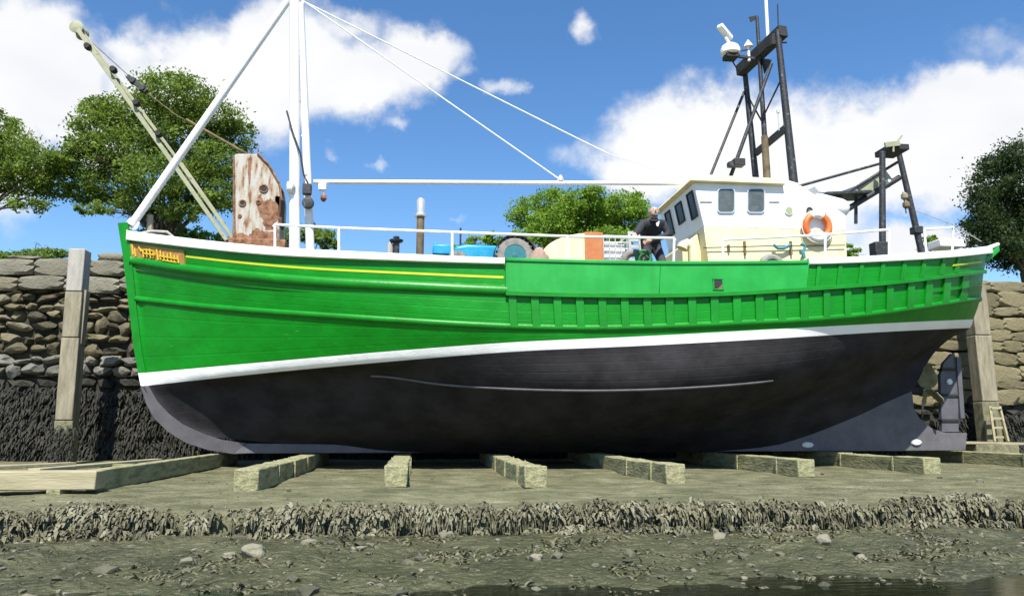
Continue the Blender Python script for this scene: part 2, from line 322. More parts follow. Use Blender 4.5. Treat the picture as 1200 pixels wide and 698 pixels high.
# ------------------------------------------------------------------ mesh builder
class MB:
    def __init__(s): s.v = []; s.f = []; s.m = []; s.uv = None; s.tone = []
    def add(s, vs, fs, mi=0, tone=None):
        o = len(s.v); s.v += [tuple(p) for p in vs]; s.f += [tuple(i + o for i in f) for f in fs]; s.m += [mi] * len(fs)
        s.tone += [0.5 if tone is None else tone] * len(vs)
        return s
    def box(s, c, size, mi=0, rot=None, tone=None):
        hx, hy, hz = (x / 2 for x in size); c = Vector(c)
        vs = [Vector((x, y, z)) for x in (-hx, hx) for y in (-hy, hy) for z in (-hz, hz)]
        if rot is not None: vs = [rot @ v for v in vs]
        return s.add([v + c for v in vs], [(0, 1, 3, 2), (4, 6, 7, 5), (0, 4, 5, 1), (2, 3, 7, 6), (0, 2, 6, 4), (1, 5, 7, 3)], mi, tone)
    def tube(s, pts, r, mi=0, n=10, cap=True):
        pts = [Vector(p) for p in pts]; k = len(pts)
        rs = r if isinstance(r, (list, tuple)) else [r] * k
        vs = []; prev = None
        for i, p in enumerate(pts):
            t = (pts[min(i + 1, k - 1)] - pts[max(i - 1, 0)]).normalized()
            if prev is None:
                a = Vector((0, 0, 1)) if abs(t.z) < .9 else Vector((1, 0, 0))
                u = t.cross(a).normalized()
            else: u = (prev - t * prev.dot(t)).normalized()
            prev = u; w_ = t.cross(u)
            for j in range(n):
                a = 2 * math.pi * j / n
                vs.append(p + (u * math.cos(a) + w_ * math.sin(a)) * rs[i])
        fs = [(i * n + j, i * n + (j + 1) % n, (i + 1) * n + (j + 1) % n, (i + 1) * n + j) for i in range(k - 1) for j in range(n)]
        if cap: fs += [tuple(range(n))[::-1], tuple((k - 1) * n + j for j in range(n))]
        return s.add(vs, fs, mi)
    def bar(s, p0, p1, w_, h_, mi=0):
        p0 = Vector(p0); p1 = Vector(p1); t = (p1 - p0); L = t.length
        q = t.to_track_quat('Z', 'Y').to_matrix()
        return s.box((p0 + p1) / 2, (w_, h_, L), mi, q)
    def prism(s, poly, off, mi=0, mside=None):
        poly = [Vector(p) for p in poly]; n = len(poly); off = Vector(off)
        vs = poly + [p + off for p in poly]
        s.add(vs, [tuple(range(n)), tuple(range(n, 2 * n))[::-1]], mi)
        o = len(s.v) - 2 * n
        for i in range(n):
            j = (i + 1) % n
            s.f.append((o + i, o + n + i, o + n + j, o + j)); s.m.append(mi if mside is None else mside)
        return s
    def lathe(s, prof, c, axis=(0, 0, 1), mi=0, n=20, cap=True):
        q = Vector(axis).to_track_quat('Z', 'Y').to_matrix(); c = Vector(c)
        vs = [c + q @ Vector((r * math.cos(2 * math.pi * j / n), r * math.sin(2 * math.pi * j / n), h)) for r, h in prof for j in range(n)]
        k = len(prof)
        fs = [(i * n + j, i * n + (j + 1) % n, (i + 1) * n + (j + 1) % n, (i + 1) * n + j) for i in range(k - 1) for j in range(n)]
        if cap: fs += [tuple(range(n))[::-1], tuple((k - 1) * n + j for j in range(n))]
        else: fs += [((k - 1) * n + j, (k - 1) * n + (j + 1) % n, (j + 1) % n, j) for j in range(n)]
        return s.add(vs, fs, mi)
    def torus(s, c, axis, R_, r, mi=0, n=32, m_=10, a0=0, a1=2 * math.pi, mfun=None, sx=1):
        q = Vector(axis).to_track_quat('Z', 'Y').to_matrix(); c = Vector(c)
        full = abs(a1 - a0 - 2 * math.pi) < 1e-6; k = n if full else n + 1
        vs = []
        for i in range(k):
            a = a0 + (a1 - a0) * i / n
            for j in range(m_):
                b = 2 * math.pi * j / m_
                vs.append(c + q @ Vector(((R_ + r * math.cos(b)) * math.cos(a), (R_ + r * math.cos(b)) * math.sin(a), r * math.sin(b) * sx)))
        o = len(s.v); s.v += [tuple(v) for v in vs]; s.tone += [.5] * len(vs)
        for i in range(n):
            ii = (i + 1) % k
            for j in range(m_):
                s.f.append((o + i * m_ + j, o + ii * m_ + j, o + ii * m_ + (j + 1) % m_, o + i * m_ + (j + 1) % m_))
                s.m.append(mfun(a0 + (a1 - a0) * (i + .5) / n) if mfun else mi)
        return s

def origin(p):
    v = Vector((0, 0, 0))
    while p is not None:
        v += Vector(p.location); p = p.parent
    return v
def build(mb, name, mats, parent=None, smooth=35, bevel=0, base=None):
    me = bpy.data.meshes.new(name)
    o0 = origin(parent)
    if parent is None:
        a = np.array(mb.v)
        base = Vector(base) if base is not None else Vector(((a[:, 0].min() + a[:, 0].max()) / 2, (a[:, 1].min() + a[:, 1].max()) / 2, a[:, 2].min()))
        o0 = base
    a = np.array(mb.v) - np.array(o0)
    me.from_pydata(a.tolist(), [], mb.f)
    if isinstance(mats, str): mats = [mats]
    for m in mats: me.materials.append(MATS[m])
    me.polygons.foreach_set('material_index', mb.m)
    if any(t != .5 for t in mb.tone):
        at_ = me.attributes.new('tone', 'FLOAT', 'POINT'); at_.data.foreach_set('value', mb.tone)
    if mb.uv is not None:
        ul = me.uv_layers.new(name='UVMap')
        li = np.zeros(len(me.loops), dtype=np.int32); me.loops.foreach_get('vertex_index', li)
        ul.data.foreach_set('uv', np.array(mb.uv)[li].astype(np.float32).ravel())
    if smooth:
        me.polygons.foreach_set('use_smooth', [True] * len(me.polygons))
        me.set_sharp_from_angle(angle=R(smooth))
    me.validate(); me.update()
    o = bpy.data.objects.new(name, me); COL.objects.link(o)
    if parent is None: o.location = o0
    else: o.parent = parent
    if bevel:
        b = o.modifiers.new('bevel', 'BEVEL'); b.width = bevel; b.segments = 2; b.limit_method = 'ANGLE'; b.angle_limit = R(40)
    return o
def tag(o, label=None, cat=None, group=None, kind=None):
    if label: o['label'] = label
    if cat: o['category'] = cat
    if group: o['group'] = group
    if kind: o['kind'] = kind
    return o
def empty(name, loc, label, cat, group=None):
    o = bpy.data.objects.new(name, None); COL.objects.link(o); o.location = loc; o.empty_display_size = .3
    return tag(o, label, cat, group)
def fixn(mb): return mb
def rockverts(c, size, sub=2, amp=.18, sq=.55, seed=0, rot=None, facet=0):
    key = sub
    V_, F_ = ICO[key]
    fac = []
    if facet:
        rf = random.Random(int(seed * 1000) + 5)
        for _ in range(facet):
            n_ = Vector((rf.gauss(0, 1), rf.gauss(0, 1), rf.gauss(0, 1))).normalized(); fac.append((n_, rf.uniform(.70, 1.0)))
    c = Vector(c); out = []
    for v in V_:
        m_ = max(abs(v.x), abs(v.y), abs(v.z)); u = v.lerp(v / m_, sq)
        for n_, d_ in fac:
            q = u.dot(n_) - d_ * 1.05
            if q > 0: u = u - n_ * q
        k = 1 + amp * noise.noise(v * 1.3 + Vector((seed * 3.1, seed * 1.7, seed)))
        p = Vector((u.x * size[0] / 2, u.y * size[1] / 2, u.z * size[2] / 2)) * k
        if rot is not None: p = rot @ p
        out.append(c + p)
    return out, F_
def ico(sub):
    import bmesh
    bm = bmesh.new(); bmesh.ops.create_icosphere(bm, subdivisions=sub, radius=1)
    V_ = [v.co.copy() for v in bm.verts]; F_ = [tuple(v.index for v in f.verts) for f in bm.faces]; bm.free()
    return V_, F_
ICO = {1: ico(1), 2: ico(2), 3: ico(3)}

# ------------------------------------------------------------------ ground, water
GZ = -.25
def ground_z(x, y):
    p = Vector((x, y, 0))
    edge = 7.05 + .10 * noise.noise(Vector((x * .35, 3, 0))) + .14 * noise.noise(Vector((x * 1.3, 7, 0))) + .06 * noise.noise(Vector((x * 5, 9, 0)))
    n = noise.fractal(Vector((x * .8, y * 1.2, 1.3)), 1.0, 2.0, 5)
    n2 = noise.fractal(Vector((x * 4, y * 5, 4.3)), .8, 2.0, 4)
    top = GZ + .025 * n + .008 * n2
    low = -.43 + .045 * n + .022 * n2
    if y < 6.6: low -= (6.6 - y) * .075
    if y < 4: low -= (4 - y) * .1
    low -= .10 * math.exp(-((y - edge + .13) / .07) ** 2)
    t = min(1, max(0, (y - edge + .06) / .09)); t = t * t * (3 - 2 * t)
    if y > 16: top -= 0
    return low + (top - low) * t
xs = [-90, -60, -40, -28, -20] + list(np.arange(-15, -7, .25)) + list(np.arange(-7, 11, .045)) + list(np.arange(11, 19, .25)) + [20, 28, 40, 60, 90]
ys = [-60, -30, -12, -5, -2, 0, 1.5, 2.5] + list(np.arange(3.2, 9.2, .035)) + list(np.arange(9.2, 18.6, .2))
mb = MB(); nx, ny = len(xs), len(ys)
vs = [(x, y, ground_z(x, y)) for y in ys for x in xs]
fs = [(j * nx + i, j * nx + i + 1, (j + 1) * nx + i + 1, (j + 1) * nx + i) for j in range(ny - 1) for i in range(nx - 1)]
mb.add(vs, fs)
tag(build(mb, 'mud_ground', 'mud', smooth=180, base=(0, 0, 0)), kind='structure')
mb = MB(); mb.add([(-90, -60, -.545), (90, -60, -.545), (90, 5.95, -.545), (-90, 5.95, -.545)], [(0, 1, 2, 3)])
tag(build(mb, 'water', 'water', base=(0, 0, -.545)), kind='structure')
# quay land behind the wall
WY = 17.9    # face of the quay wall
WT = 4.15    # top of the quay
mb = MB()
gx = list(np.linspace(-300, 300, 41)); gy = [WY + .7] + list(np.linspace(20, 60, 20)) + [100, 200, 400, 900]
vs = [(x * (1 if y < 100 else 4), y, WT - .05 + (0.05 * noise.noise(Vector((x * .2, y * .2, 0)))) ) for y in gy for x in gx]
nx = len(gx)
mb.add(vs, [(j * nx + i, j * nx + i + 1, (j + 1) * nx + i + 1, (j + 1) * nx + i) for j in range(len(gy) - 1) for i in range(nx - 1)])
tag(build(mb, 'quay_ground', 'grass_ground', smooth=180, base=(0, 0, WT)), kind='structure')

# ------------------------------------------------------------------ quay wall
wall = empty('quay_wall', (3, WY, GZ), 'long rough stone quay wall standing behind the green boat', 'wall')
mb = MB()
mb.box((0, WY + .55, (WT - .1 - 1) / 2), (180, .9, WT - .1 + 1))
build(mb, 'wall_core', 'mortar', wall)
def courses(x0, x1, z0, z1, hs, wsz, depth, mname, name, sub=2, amp=.2, sq=.6, tf=None, jitter=.03, gap=.03, facet=0, wild=0.0):
    mb = MB(); z = z0; r = random.Random(hash((x0, z0)) % 1000)
    k = 0
    while z < z1 - .04:
        h = min(r.uniform(*hs), z1 - z); x = x0 - r.uniform(0, .4)
        while x < x1:
            w_ = r.uniform(*wsz); hh = h * r.uniform(.85 - wild, 1.12 + wild)
            c = (x + w_ / 2, WY + .1 + r.uniform(-jitter, jitter), z + h / 2 + r.uniform(-.02, .02) * (1 + 4 * wild))
            k += 1
            v_, f_ = rockverts(c, (w_ - gap, depth, hh - gap), sub, amp, sq, seed=k * .37, rot=Matrix.Rotation(r.uniform(-.09, .09) * (1 + 8 * wild), 3, 'Y'), facet=facet)
            t = (.15 + r.random() * .7) if tf is None else tf(c, r)
            mb.add(v_, f_, 0, t)
            x += w_
        z += h
    return build(mb, name, mname, wall, smooth=28)
XL, XR = -17, 26
courses(XL, 7, 1.55, 3.42, (.16, .30), (.22, .55), .42, 'rubble', 'rubble_face', sub=2, amp=.3, sq=.82, facet=12, wild=.3, gap=-.01, tf=lambda c, r: (r.uniform(.6, .85) if c[2] < 2.05 else r.uniform(.0, .62)))
courses(XL, 7, 3.42, WT, (.34, .40), (.6, 1.3), .5, 'coping', 'coping_stones', sub=3, sq=.975, amp=.07, gap=.0, facet=0, wild=.04)
courses(7, XR, 1.0, WT, (.26, .40), (.5, 1.1), .34, 'quay_tan', 'dressed_face', sub=3, sq=.985, amp=.05, jitter=.015, gap=-.004, facet=0, wild=.03)
courses(XL, XR, GZ - .1, 1.6, (.2, .35), (.3, .7), .34, 'weed_wall', 'tidal_stones', sub=1)
# one raised block by the bow
mb = MB(); 
for i, (px, w_, h_) in enumerate(((132, .62, .22), (30, .8, .10), (168, .5, .14))):
    p = at(px, 305, WY)
    v_, f_ = rockverts((p.x, WY + .12, WT + h_ / 2 - .03), (w_, .5, h_), 2, .06, .88, seed=i + 3); mb.add(v_, f_, 0, .45 + .1 * i)
build(mb, 'raised_block', 'coping', wall, smooth=50)

# ribbons of weed
def ribbons(spots, L, W, droop, mname, name, parent=None, label=None, cat=None, seed=1):
    r = random.Random(seed); mb = MB()
    for (p, outv, tone) in spots:
        l = r.uniform(*L); w_ = r.uniform(*W); a = r.uniform(-.9, .9)
        side = Vector((math.cos(a), math.sin(a) * .6, r.uniform(-.3, .3))) * w_
        d = Vector(outv) + Vector((r.uniform(-.5, .5), r.uniform(-.3, .3), r.uniform(-.4, .3)))
        d.normalize(); q = Vector(p); vs = []
        for k in range(4):
            ww = side * (1 - .22 * k)
            vs += [q - ww, q + ww]
            q = q + d * (l / 3); d = (d + Vector((0, 0, -droop)) + Vector((r.uniform(-.25, .25), r.uniform(-.2, .2), r.uniform(-.2, .2)))).normalized()
        mb.add(vs, [(0, 1, 3, 2), (2, 3, 5, 4), (4, 5, 7, 6)], 0, min(1, max(0, tone + r.uniform(-.2, .2))))
    o = build(mb, name, mname, parent, smooth=60, base=None if parent else (0, 0, 0))
    return o
r = random.Random(5); sp = []
for i in range(26000):
    x = r.uniform(-13, 21); z = r.uniform(-.25, 1.65)
    if z > 1.35 + .35 * noise.noise(Vector((x * .7, 0, 0))) + .25 * noise.noise(Vector((x * 3.1, 4, 0))): continue
    cl = noise.noise(Vector((x * 1.8, z * 1.3, 2)))
    if x > 11.2 and z > .75 + .3 * noise.noise(Vector((x * 1.4, 5, 0))): continue
    if cl < -.22 and r.random() < .6: continue
    sp.append(((x, WY - .05 - max(0, cl) * .12, z), (0, -.5, -.3), .45 + cl * .7))
tag(ribbons(sp, (.10, .26), (.012, .035), .7, 'weed_wall', 'wall_seaweed', seed=3), kind='stuff')
def edge_y(x):
    return 7.05 + .10 * noise.noise(Vector((x * .35, 3, 0))) + .14 * noise.noise(Vector((x * 1.3, 7, 0))) + .06 * noise.noise(Vector((x * 5, 9, 0)))
sp = []; sp2 = []
for i in range(1300):
    x = r.uniform(-6.3, 10.6); e = edge_y(x); big = noise.noise(Vector((x * .9, 5, 2)))
    if r.random() > .8 + big * .9: continue
    R0 = r.uniform(.02, .095) * (1 + .9 * big)
    R0 = max(.015, R0)
    low_ = r.random() < .25
    c = Vector((x, e - r.uniform(.02, .15) if not low_ else e - r.uniform(.12, .3), 0)); c.z = (GZ - r.uniform(-.01, .07)) if not low_ else ground_z(c.x, c.y) + .02
    tone = r.uniform(.1, .95)
    for k in range(int(34 * (R0 / .07) ** 1.3)):
        d_ = Vector((r.gauss(0, 1), -abs(r.gauss(0, 1)) * .9, r.gauss(.25, .7))).normalized()
        sp.append((c + d_ * R0 * r.uniform(.2, .9), d_, tone))
    if not low_ and r.random() < .55:
        for k in range(16): sp2.append((c + Vector((r.uniform(-R0, R0), -r.uniform(0, .05), -.02)), (0, -.15, -1), tone))
tag(ribbons(sp, (.015, .10), (.004, .028), 1.1, 'weed_bank', 'ledge_seaweed', seed=4), kind='stuff')
tag(ribbons(sp2, (.08, .17), (.004, .011), .9, 'weed_bank', 'hanging_seaweed', seed=14), kind='stuff')
# low weed patches and bits over the lower mud
sp = []
for i in range(16000):
    y = r.uniform(4.4, 6.9); x = r.uniform(-5.5, 9)
    cl = noise.fractal(Vector((x * 1.1, y * 2.2, 9)), 1, 2, 4)
    if cl < .22: continue
    z = ground_z(x, y)
    sp.append(((x, y, z + .005), (r.uniform(-.6, .6), -.3, .25), .35 + cl * .5))
tag(ribbons(sp, (.03, .09), (.006, .018), .5, 'weed_bank', 'scattered_seaweed', seed=6), kind='stuff')
# pebbles
mb = MB()
for i in range(2000):
    y = r.uniform(4.2, 7.0) if r.random() < .75 else r.uniform(7.2, 13); x = r.uniform(-6, 9.5)
    if y > 7.1: x = r.uniform(-9, 13)
    s_ = r.uniform(.01, .03) if r.random() < .93 else r.uniform(.035, .08)
    if y > 7.2: s_ *= .6
    v_, f_ = rockverts((x, y, ground_z(x, y) + s_ * .15), (s_ * r.uniform(1.4, 2.6), s_ * r.uniform(1.2, 2), s_ * r.uniform(.8, 1.3)), 1, .5, .2, seed=i * .21, rot=Matrix.Rotation(r.uniform(0, 3), 3, 'Z'))
    mb.add(v_, f_, 0, r.random() ** 2.2)
tag(build(mb, 'pebbles', 'pebble', smooth=40, base=(0, 0, GZ)), kind='stuff')
# single pale stones one can point at
for i, (px, py, s_, lab) in enumerate(((298, 650, .17, 'largest pale rounded loose stone, on the lower mud below the left beams'),
                                      (268, 655, .09, 'small pale stone just left of the largest loose stone on the mud'),
                                      (628, 655, .09, 'flat pale stone at the water edge below the middle beams'),
                                      (1006, 613, .085, 'pale stone on the mud just below the right end of the weedy ledge'),
                                      (965, 640, .13, 'low pale stone half sunk in mud below the right beams'))):
    z0 = -.46
    for _ in range(6):
        p = atz(px, py, z0); z0 = ground_z(p.x, p.y)
    mb = MB(); v_, f_ = rockverts((p.x, p.y, z0 + s_ * .18), (s_, s_ * .8, s_ * .65), 3, .4, .25, seed=i * 2.3); mb.add(v_, f_, 0, .9)
    tag(build(mb, 'stone', 'pebble', smooth=60), lab, 'stone', 'loose stones on the mud')

# ------------------------------------------------------------------ HULL
YC = 14.5
boat0 = at(600, 530, YC)
boat = empty('fishing_boat', (boat0.x, YC, 0), 'green wooden fishing boat with white waterline stripe and black bottom standing on timber beams', 'boat')
def hermite(pts):
    xs_ = [p[0] for p in pts]; ys_ = [p[1] for p in pts]; n = len(pts)
    dd = [(ys_[i + 1] - ys_[i]) / (xs_[i + 1] - xs_[i]) for i in range(n - 1)]
    mm = [dd[0]] + [(dd[i - 1] + dd[i]) / 2 for i in range(1, n - 1)] + [dd[-1]]
    def f(x):
        if x <= xs_[0]: return ys_[0] + mm[0] * (x - xs_[0])
        if x >= xs_[-1]: return ys_[-1] + mm[-1] * (x - xs_[-1])
        i = max(k for k in range(n - 1) if xs_[k] <= x); h = xs_[i + 1] - xs_[i]; t = (x - xs_[i]) / h
        return ((2 * t**3 - 3 * t**2 + 1) * ys_[i] + (t**3 - 2 * t**2 + t) * h * mm[i] + (-2 * t**3 + 3 * t**2) * ys_[i + 1] + (t**3 - t**2) * h * mm[i + 1])
    return f
LV = [  # stem px, stern px (silhouette), curve, B, sb, pb, ss, ps, pe
    ((152, 272), 1158, [(152, 272), (250, 284), (322, 291), (450, 298), (590, 304), (760, 308), (850, 308), (945, 307), (1060, 301), (1120, 296), (1168, 290)], 2.38, .37, 2.1, .70, 2.3, .62),
    ((155, 308), 1152, [(155, 308), (220, 318), (350, 331), (500, 339), (590, 343), (750, 346), (850, 344), (950, 338), (1050, 330), (1150, 317)], 2.40, .385, 2.1, .70, 2.2, .62),
    ((160, 350), 1148, [(160, 350), (240, 359), (400, 371), (590, 382), (700, 384), (850, 379), (1000, 370), (1145, 350)], 2.40, .405, 2.05, .69, 2.2, .65),
    ((165, 437), 1140, [(165, 437), (300, 425), (450, 412), (600, 401), (750, 394), (900, 386), (1050, 378), (1140, 374)], 2.37, .45, 1.95, .66, 2.1, .68),
    ((169, 452), 1136, [(169, 452), (300, 438), (450, 424), (600, 412), (750, 405), (900, 397), (1050, 388), (1137, 384)], 2.34, .46, 1.9, .65, 2.0, .7),
    ((181, 470), 1112, [(181, 470), (300, 448), (440, 440), (520, 450), (620, 456), (720, 457), (820, 453), (900, 446), (1000, 428), (1112, 397)], 2.26, .56, 1.6, .55, 1.9, .8),
    ((200, 492), 1090, [(200, 492), (300, 496), (500, 503), (700, 503), (900, 480), (1000, 455), (1092, 418)], 1.35, .62, 1.5, .45, 1.6, 1.0),
    ((236, 511), 1068, [(236, 511), (330, 519), (395, 521), (455, 528), (700, 530), (850, 528), (915, 520), (1000, 490), (1068, 460)], .10, .2, 1.0, .9, 2, 1.0)]
NS = 150
svals = [(i / NS) for i in range(NS + 1)]
svals = [(.5 - .5 * math.cos(math.pi * s)) * .6 + s * .4 for s in svals]
LP = []
for (stem, endpx, curve, B, sb, pb, ss, ps, pe) in LV:
    def bf(s):
        a = 1.0
        if s < sb: a = 1 - (1 - s / sb) ** pb
        if s > ss: a *= max(0, 1 - ((s - ss) / (1 - ss)) ** ps) ** pe
        return max(.07, B * a) if B > .3 else .08
    X0 = at(stem[0], stem[1], YC).x
    f = hermite(curve)
    ze = at(endpx, curve[-1][1], YC).z
    lo, hi = 5.0, 14.0
    for _ in range(40):
        X1 = (lo + hi) / 2
        mx = max(proj((X0 + (X1 - X0) * s, YC - bf(s), ze))[0] for s in svals[len(svals) // 2:])
        if mx > endpx: hi = X1
        else: lo = X1
    pts = []; pxs = []
    for s in svals:
        X = X0 + (X1 - X0) * s; Y = YC - bf(s)
        a, b = -2.0, 8.0
        for _ in range(36):
            z = (a + b) / 2; q = proj((X, Y, z))
            if q[1] > f(q[0]): a = z
            else: b = z
        pts.append(Vector((X, Y, z))); pxs.append(q[0])
    im = int(np.argmax(pxs))
    sl = (pts[im - 2].z - pts[im - 8].z) / (svals[im - 2] - svals[im - 8])
    for i in range(im - 1, NS + 1):
        pts[i].z = pts[im - 2].z + sl * .6 * (svals[i] - svals[im - 2])
    LP.append(pts)
SMAX = svals[im]
SARR = np.array(svals); LARR = np.array([[tuple(p) for p in pts] for pts in LP])
def surf(s, v):
    P = [np.array([np.interp(s, SARR, LARR[k][:, c]) for c in range(3)]) for k in range(len(LP))]
    k = min(int(v), len(P) - 2); t = v - k
    if v < 0: k = 0; t = v
    a, b = P[k], P[k + 1]
    ma = (b - P[k - 1]) / 2 if k > 0 else b - a
    mb_ = (P[k + 2] - a) / 2 if k + 2 < len(P) else b - a
    # keep tangents tame where interval lengths differ
    la = np.linalg.norm(b - a)
    def lim(m_):
        n_ = np.linalg.norm(m_); return m_ * min(1, 1.2 * la / n_) if n_ > 0 else m_
    ma, mb_ = lim(ma), lim(mb_)
    if t < 0: return Vector(a + ma * t)
    return Vector((2 * t**3 - 3 * t**2 + 1) * a + (t**3 - 2 * t**2 + t) * ma + (-2 * t**3 + 3 * t**2) * b + (t**3 - t**2) * mb_)
def nrm(s, v):
    ds = .004; dv = .04
    a = surf(min(1, s + ds), v) - surf(max(0, s - ds), v); b = surf(s, v + dv) - surf(s, max(-.2, v - dv))
    n = a.cross(b)
    if n.length < 1e-9: return Vector((0, -1, 0))
    n.normalize()
    return n if n.y < 0 else -n
def s_at(px, v):
    a, b = 0.0, .97
    for _ in range(22):
        m_ = (a + b) / 2
        if proj(surf(m_, v))[0] < px: a = m_
        else: b = m_
    return a
# hull skin
sub = [0, .25, .5, .75, 1, 1.25, 1.5, 1.75, 2, 2.2, 2.4, 2.6, 2.8, 3, 3.5, 4, 4.2, 4.4, 4.6, 4.8, 5, 5.15, 5.3, 5.5, 5.75, 6, 6.3, 6.6, 7]
mb = MB(); uv = []
for side in (0, 1):
    vs = []
    for s in svals:
        for v in sub:
            p = surf(s, v)
            if side: p = Vector((p.x, 2 * YC - p.y, p.z))
            vs.append(p); uv.append((p.x, v))
    n = len(sub); fs = []; mi = []
    for i in range(NS):
        for j in range(n - 1):
            f_ = (i * n + j, (i + 1) * n + j, (i + 1) * n + j + 1, i * n + j + 1)
            fs.append(f_ if side else f_[::-1])
            mi.append(0 if sub[j] < 3 else (1 if sub[j] < 4 else 2))
    mb.add(vs, fs); mb.m[-len(fs):] = mi
# close stern, keel strip, deck
n = len(sub); tot = (NS + 1) * n
for j in range(n - 1):
    mb.f.append((NS * n + j, tot + NS * n + j, tot + NS * n + j + 1, NS * n + j + 1)); mb.m.append(0 if sub[j] < 3 else (1 if sub[j] < 4 else 2))
    mb.f.append((j, j + 1, tot + j + 1, tot + j)); mb.m.append(0 if sub[j] < 3 else (1 if sub[j] < 4 else 2))
for i in range(NS):
    a = i * n + n - 1; b = (i + 1) * n + n - 1
    mb.f.append((a, b, tot + b, tot + a)); mb.m.append(2)
mb.uv = uv
hull = build(mb, 'hull', ['green_paint', 'boot_white', 'antifoul'], boat, smooth=50)
# deck inside
DK = .72
mb = MB(); vs = []
for s in svals[2:-2]:
    p = surf(s, .0); z = p.z - DK + (0.05)
    vs += [(p.x, p.y + .06, z), (p.x, YC, z + .06), (p.x, 2 * YC - p.y - .06, z)]
k = len(vs) // 3
mb.add(vs, [(3 * i + j, 3 * i + j + 1, 3 * i + j + 4, 3 * i + j + 3) for i in range(k - 1) for j in (0, 1)])
build(mb, 'deck', 'deck_wood', boat)
def deckz(x):
    best = min(range(NS + 1), key=lambda i: abs(LP[0][i].x - x)); return LP[0][best].z - DK + .09
# inner bulwark skin
for side in (0, 1):
    mb = MB(); vs = []
    for s in svals[26:-24]:
        for v, dzv in ((0, 0), (.3, 0), (.6, 0)):
            p = surf(s, v); q = Vector((p.x, p.y + .2, p.z - .02))
            vs.append(q if not side else Vector((q.x, 2 * YC - q.y, q.z)))
    k = len(vs) // 3
    mb.add(vs, [(3 * i + j, 3 * i + j + 1, 3 * i + j + 4, 3 * i + j + 3) for i in range(k - 1) for j in (0, 1)])
    build(mb, 'bulwark_lining', 'white_paint', boat)

def sheet(px0, px1, v0, v1, off, mats='green_trim', name='plank', nseg=None, nv=4, both=False, parent=None, bevel=.006, base=.0, sm=40, mbx=None, finish=True):
    """a plank lying on the planking between levels v0..v1, 'off' metres proud"""
    mb = mbx or MB()
    fv0 = v0 if callable(v0) else (lambda px: v0); fv1 = v1 if callable(v1) else (lambda px: v1)
    nseg = nseg or max(2, int(abs(px1 - px0) / 8))
    for side in ((0, 1) if both else (0,)):
        rows = []
        for i in range(nseg + 1):
            px = px0 + (px1 - px0) * i / nseg
            a, b = fv0(px), fv1(px); s = s_at(px, (a + b) / 2)
            row = []
            pts = [(surf(s, a + (b - a) * j / nv), nrm(s, a + (b - a) * j / nv)) for j in range(nv + 1)]
            for (p, n_) in pts: row.append(p + n_ * off)
            for (p, n_) in pts[::-1]: row.append(p - n_ * .02)
            if side: row = [Vector((p.x, 2 * YC - p.y, p.z)) for p in row]
            rows.append(row)
        m_ = len(rows[0]); vs = [p for row in rows for p in row]
        fs = [(i * m_ + j, (i + 1) * m_ + j, (i + 1) * m_ + (j + 1) % m_, i * m_ + (j + 1) % m_) for i in range(nseg) for j in range(m_)]
        fs += [tuple(range(m_))[::-1], tuple(nseg * m_ + j for j in range(m_))]
        if not side: fs = [f[::-1] for f in fs]
        mb.add(vs, fs)
    if finish: return build(mb, name, mats, parent or boat, smooth=sm, bevel=bevel)
    return mb
def strake(px0, px1, v, rad, off=0.0, mats='green_trim', name='rubbing_strake', full=False, flat=.7):
    """rounded rubbing strake following a level on both sides of the hull"""
    for side in (0, 1):
        mb = MB(); s0 = s_at(px0, v) if px0 > 160 else 0; s1 = s_at(px1, v) if px1 < 1150 else 1.0
        pts = []; k = 70
        for i in range(k + 1):
            s = s0 + (s1 - s0) * i / k; p = surf(s, v); n_ = nrm(s, v)
            pts.append((p + n_ * off, n_))
        m_ = 10; vs = []
        for i, (p, n_) in enumerate(pts):
            t = (pts[min(i + 1, k)][0] - pts[max(i - 1, 0)][0]).normalized(); u = t.cross(n_).normalized()
            for j in range(m_):
                a = 2 * math.pi * j / m_
                q = p + n_ * (math.cos(a) * rad * flat) + u * (math.sin(a) * rad)
                vs.append(q if not side else Vector((q.x, 2 * YC - q.y, q.z)))
        fs = [(i * m_ + j, i * m_ + (j + 1) % m_, (i + 1) * m_ + (j + 1) % m_, (i + 1) * m_ + j) for i in range(k) for j in range(m_)]
        fs += [tuple(range(m_)), tuple(k * m_ + j for j in range(m_))[::-1]]
        mb.add(vs, fs if side else [f[::-1] for f in fs])
        o = build(mb, name, mats, boat, smooth=60)
    return o
strake(150, 594, .93, .085, .0)
strake(150, 1160, 2.0, .055, .0)
# aft ledge under the raised bulwark
sheet(592, 1151, .96, 1.10, .075, name='bulwark_ledge', both=True, nv=2)
# raised bulwark panels
sheet(592, 772, -.03, .98, .05, 'green_new', name='bulwark_panel')
sheet(772.3, 945, -.03, .98, .05, 'green_new', name='bulwark_panel')
# timber heads (frames) showing below the ledge
px = 601
i = 0
while px < 1132:
    w_ = 4.6 if px < 960 else 3.8
    sheet(px - w_, px + w_, 1.08, 1.97, .035, name='hull_frame', nseg=1, nv=5, bevel=.004)
    px += 26.2 if px < 950 else (24.5 if px < 1050 else 21)
for px in (958, 983, 1008, 1033, 1058, 1081, 1104, 1122):
    sheet(px - 2.2, px + 2.2, .10, .95, .02, name='bulwark_frame', nseg=1, nv=4, bevel=.004)
# bilge rubbing piece: thin proud batten with a bright edge
strake(435, 905, 5.0, .022, .012, 'keel_grey', 'bilge_batten')
# yellow sheer line
sheet(218, 590, lambda p: .50 + .0 * p, lambda p: .57, .006, 'yellow_line', 'sheer_line', bevel=0, nv=1)
sheet(1116, 1149, .55, .63, .026, 'yellow_line', 'sheer_line', bevel=0, nv=1)
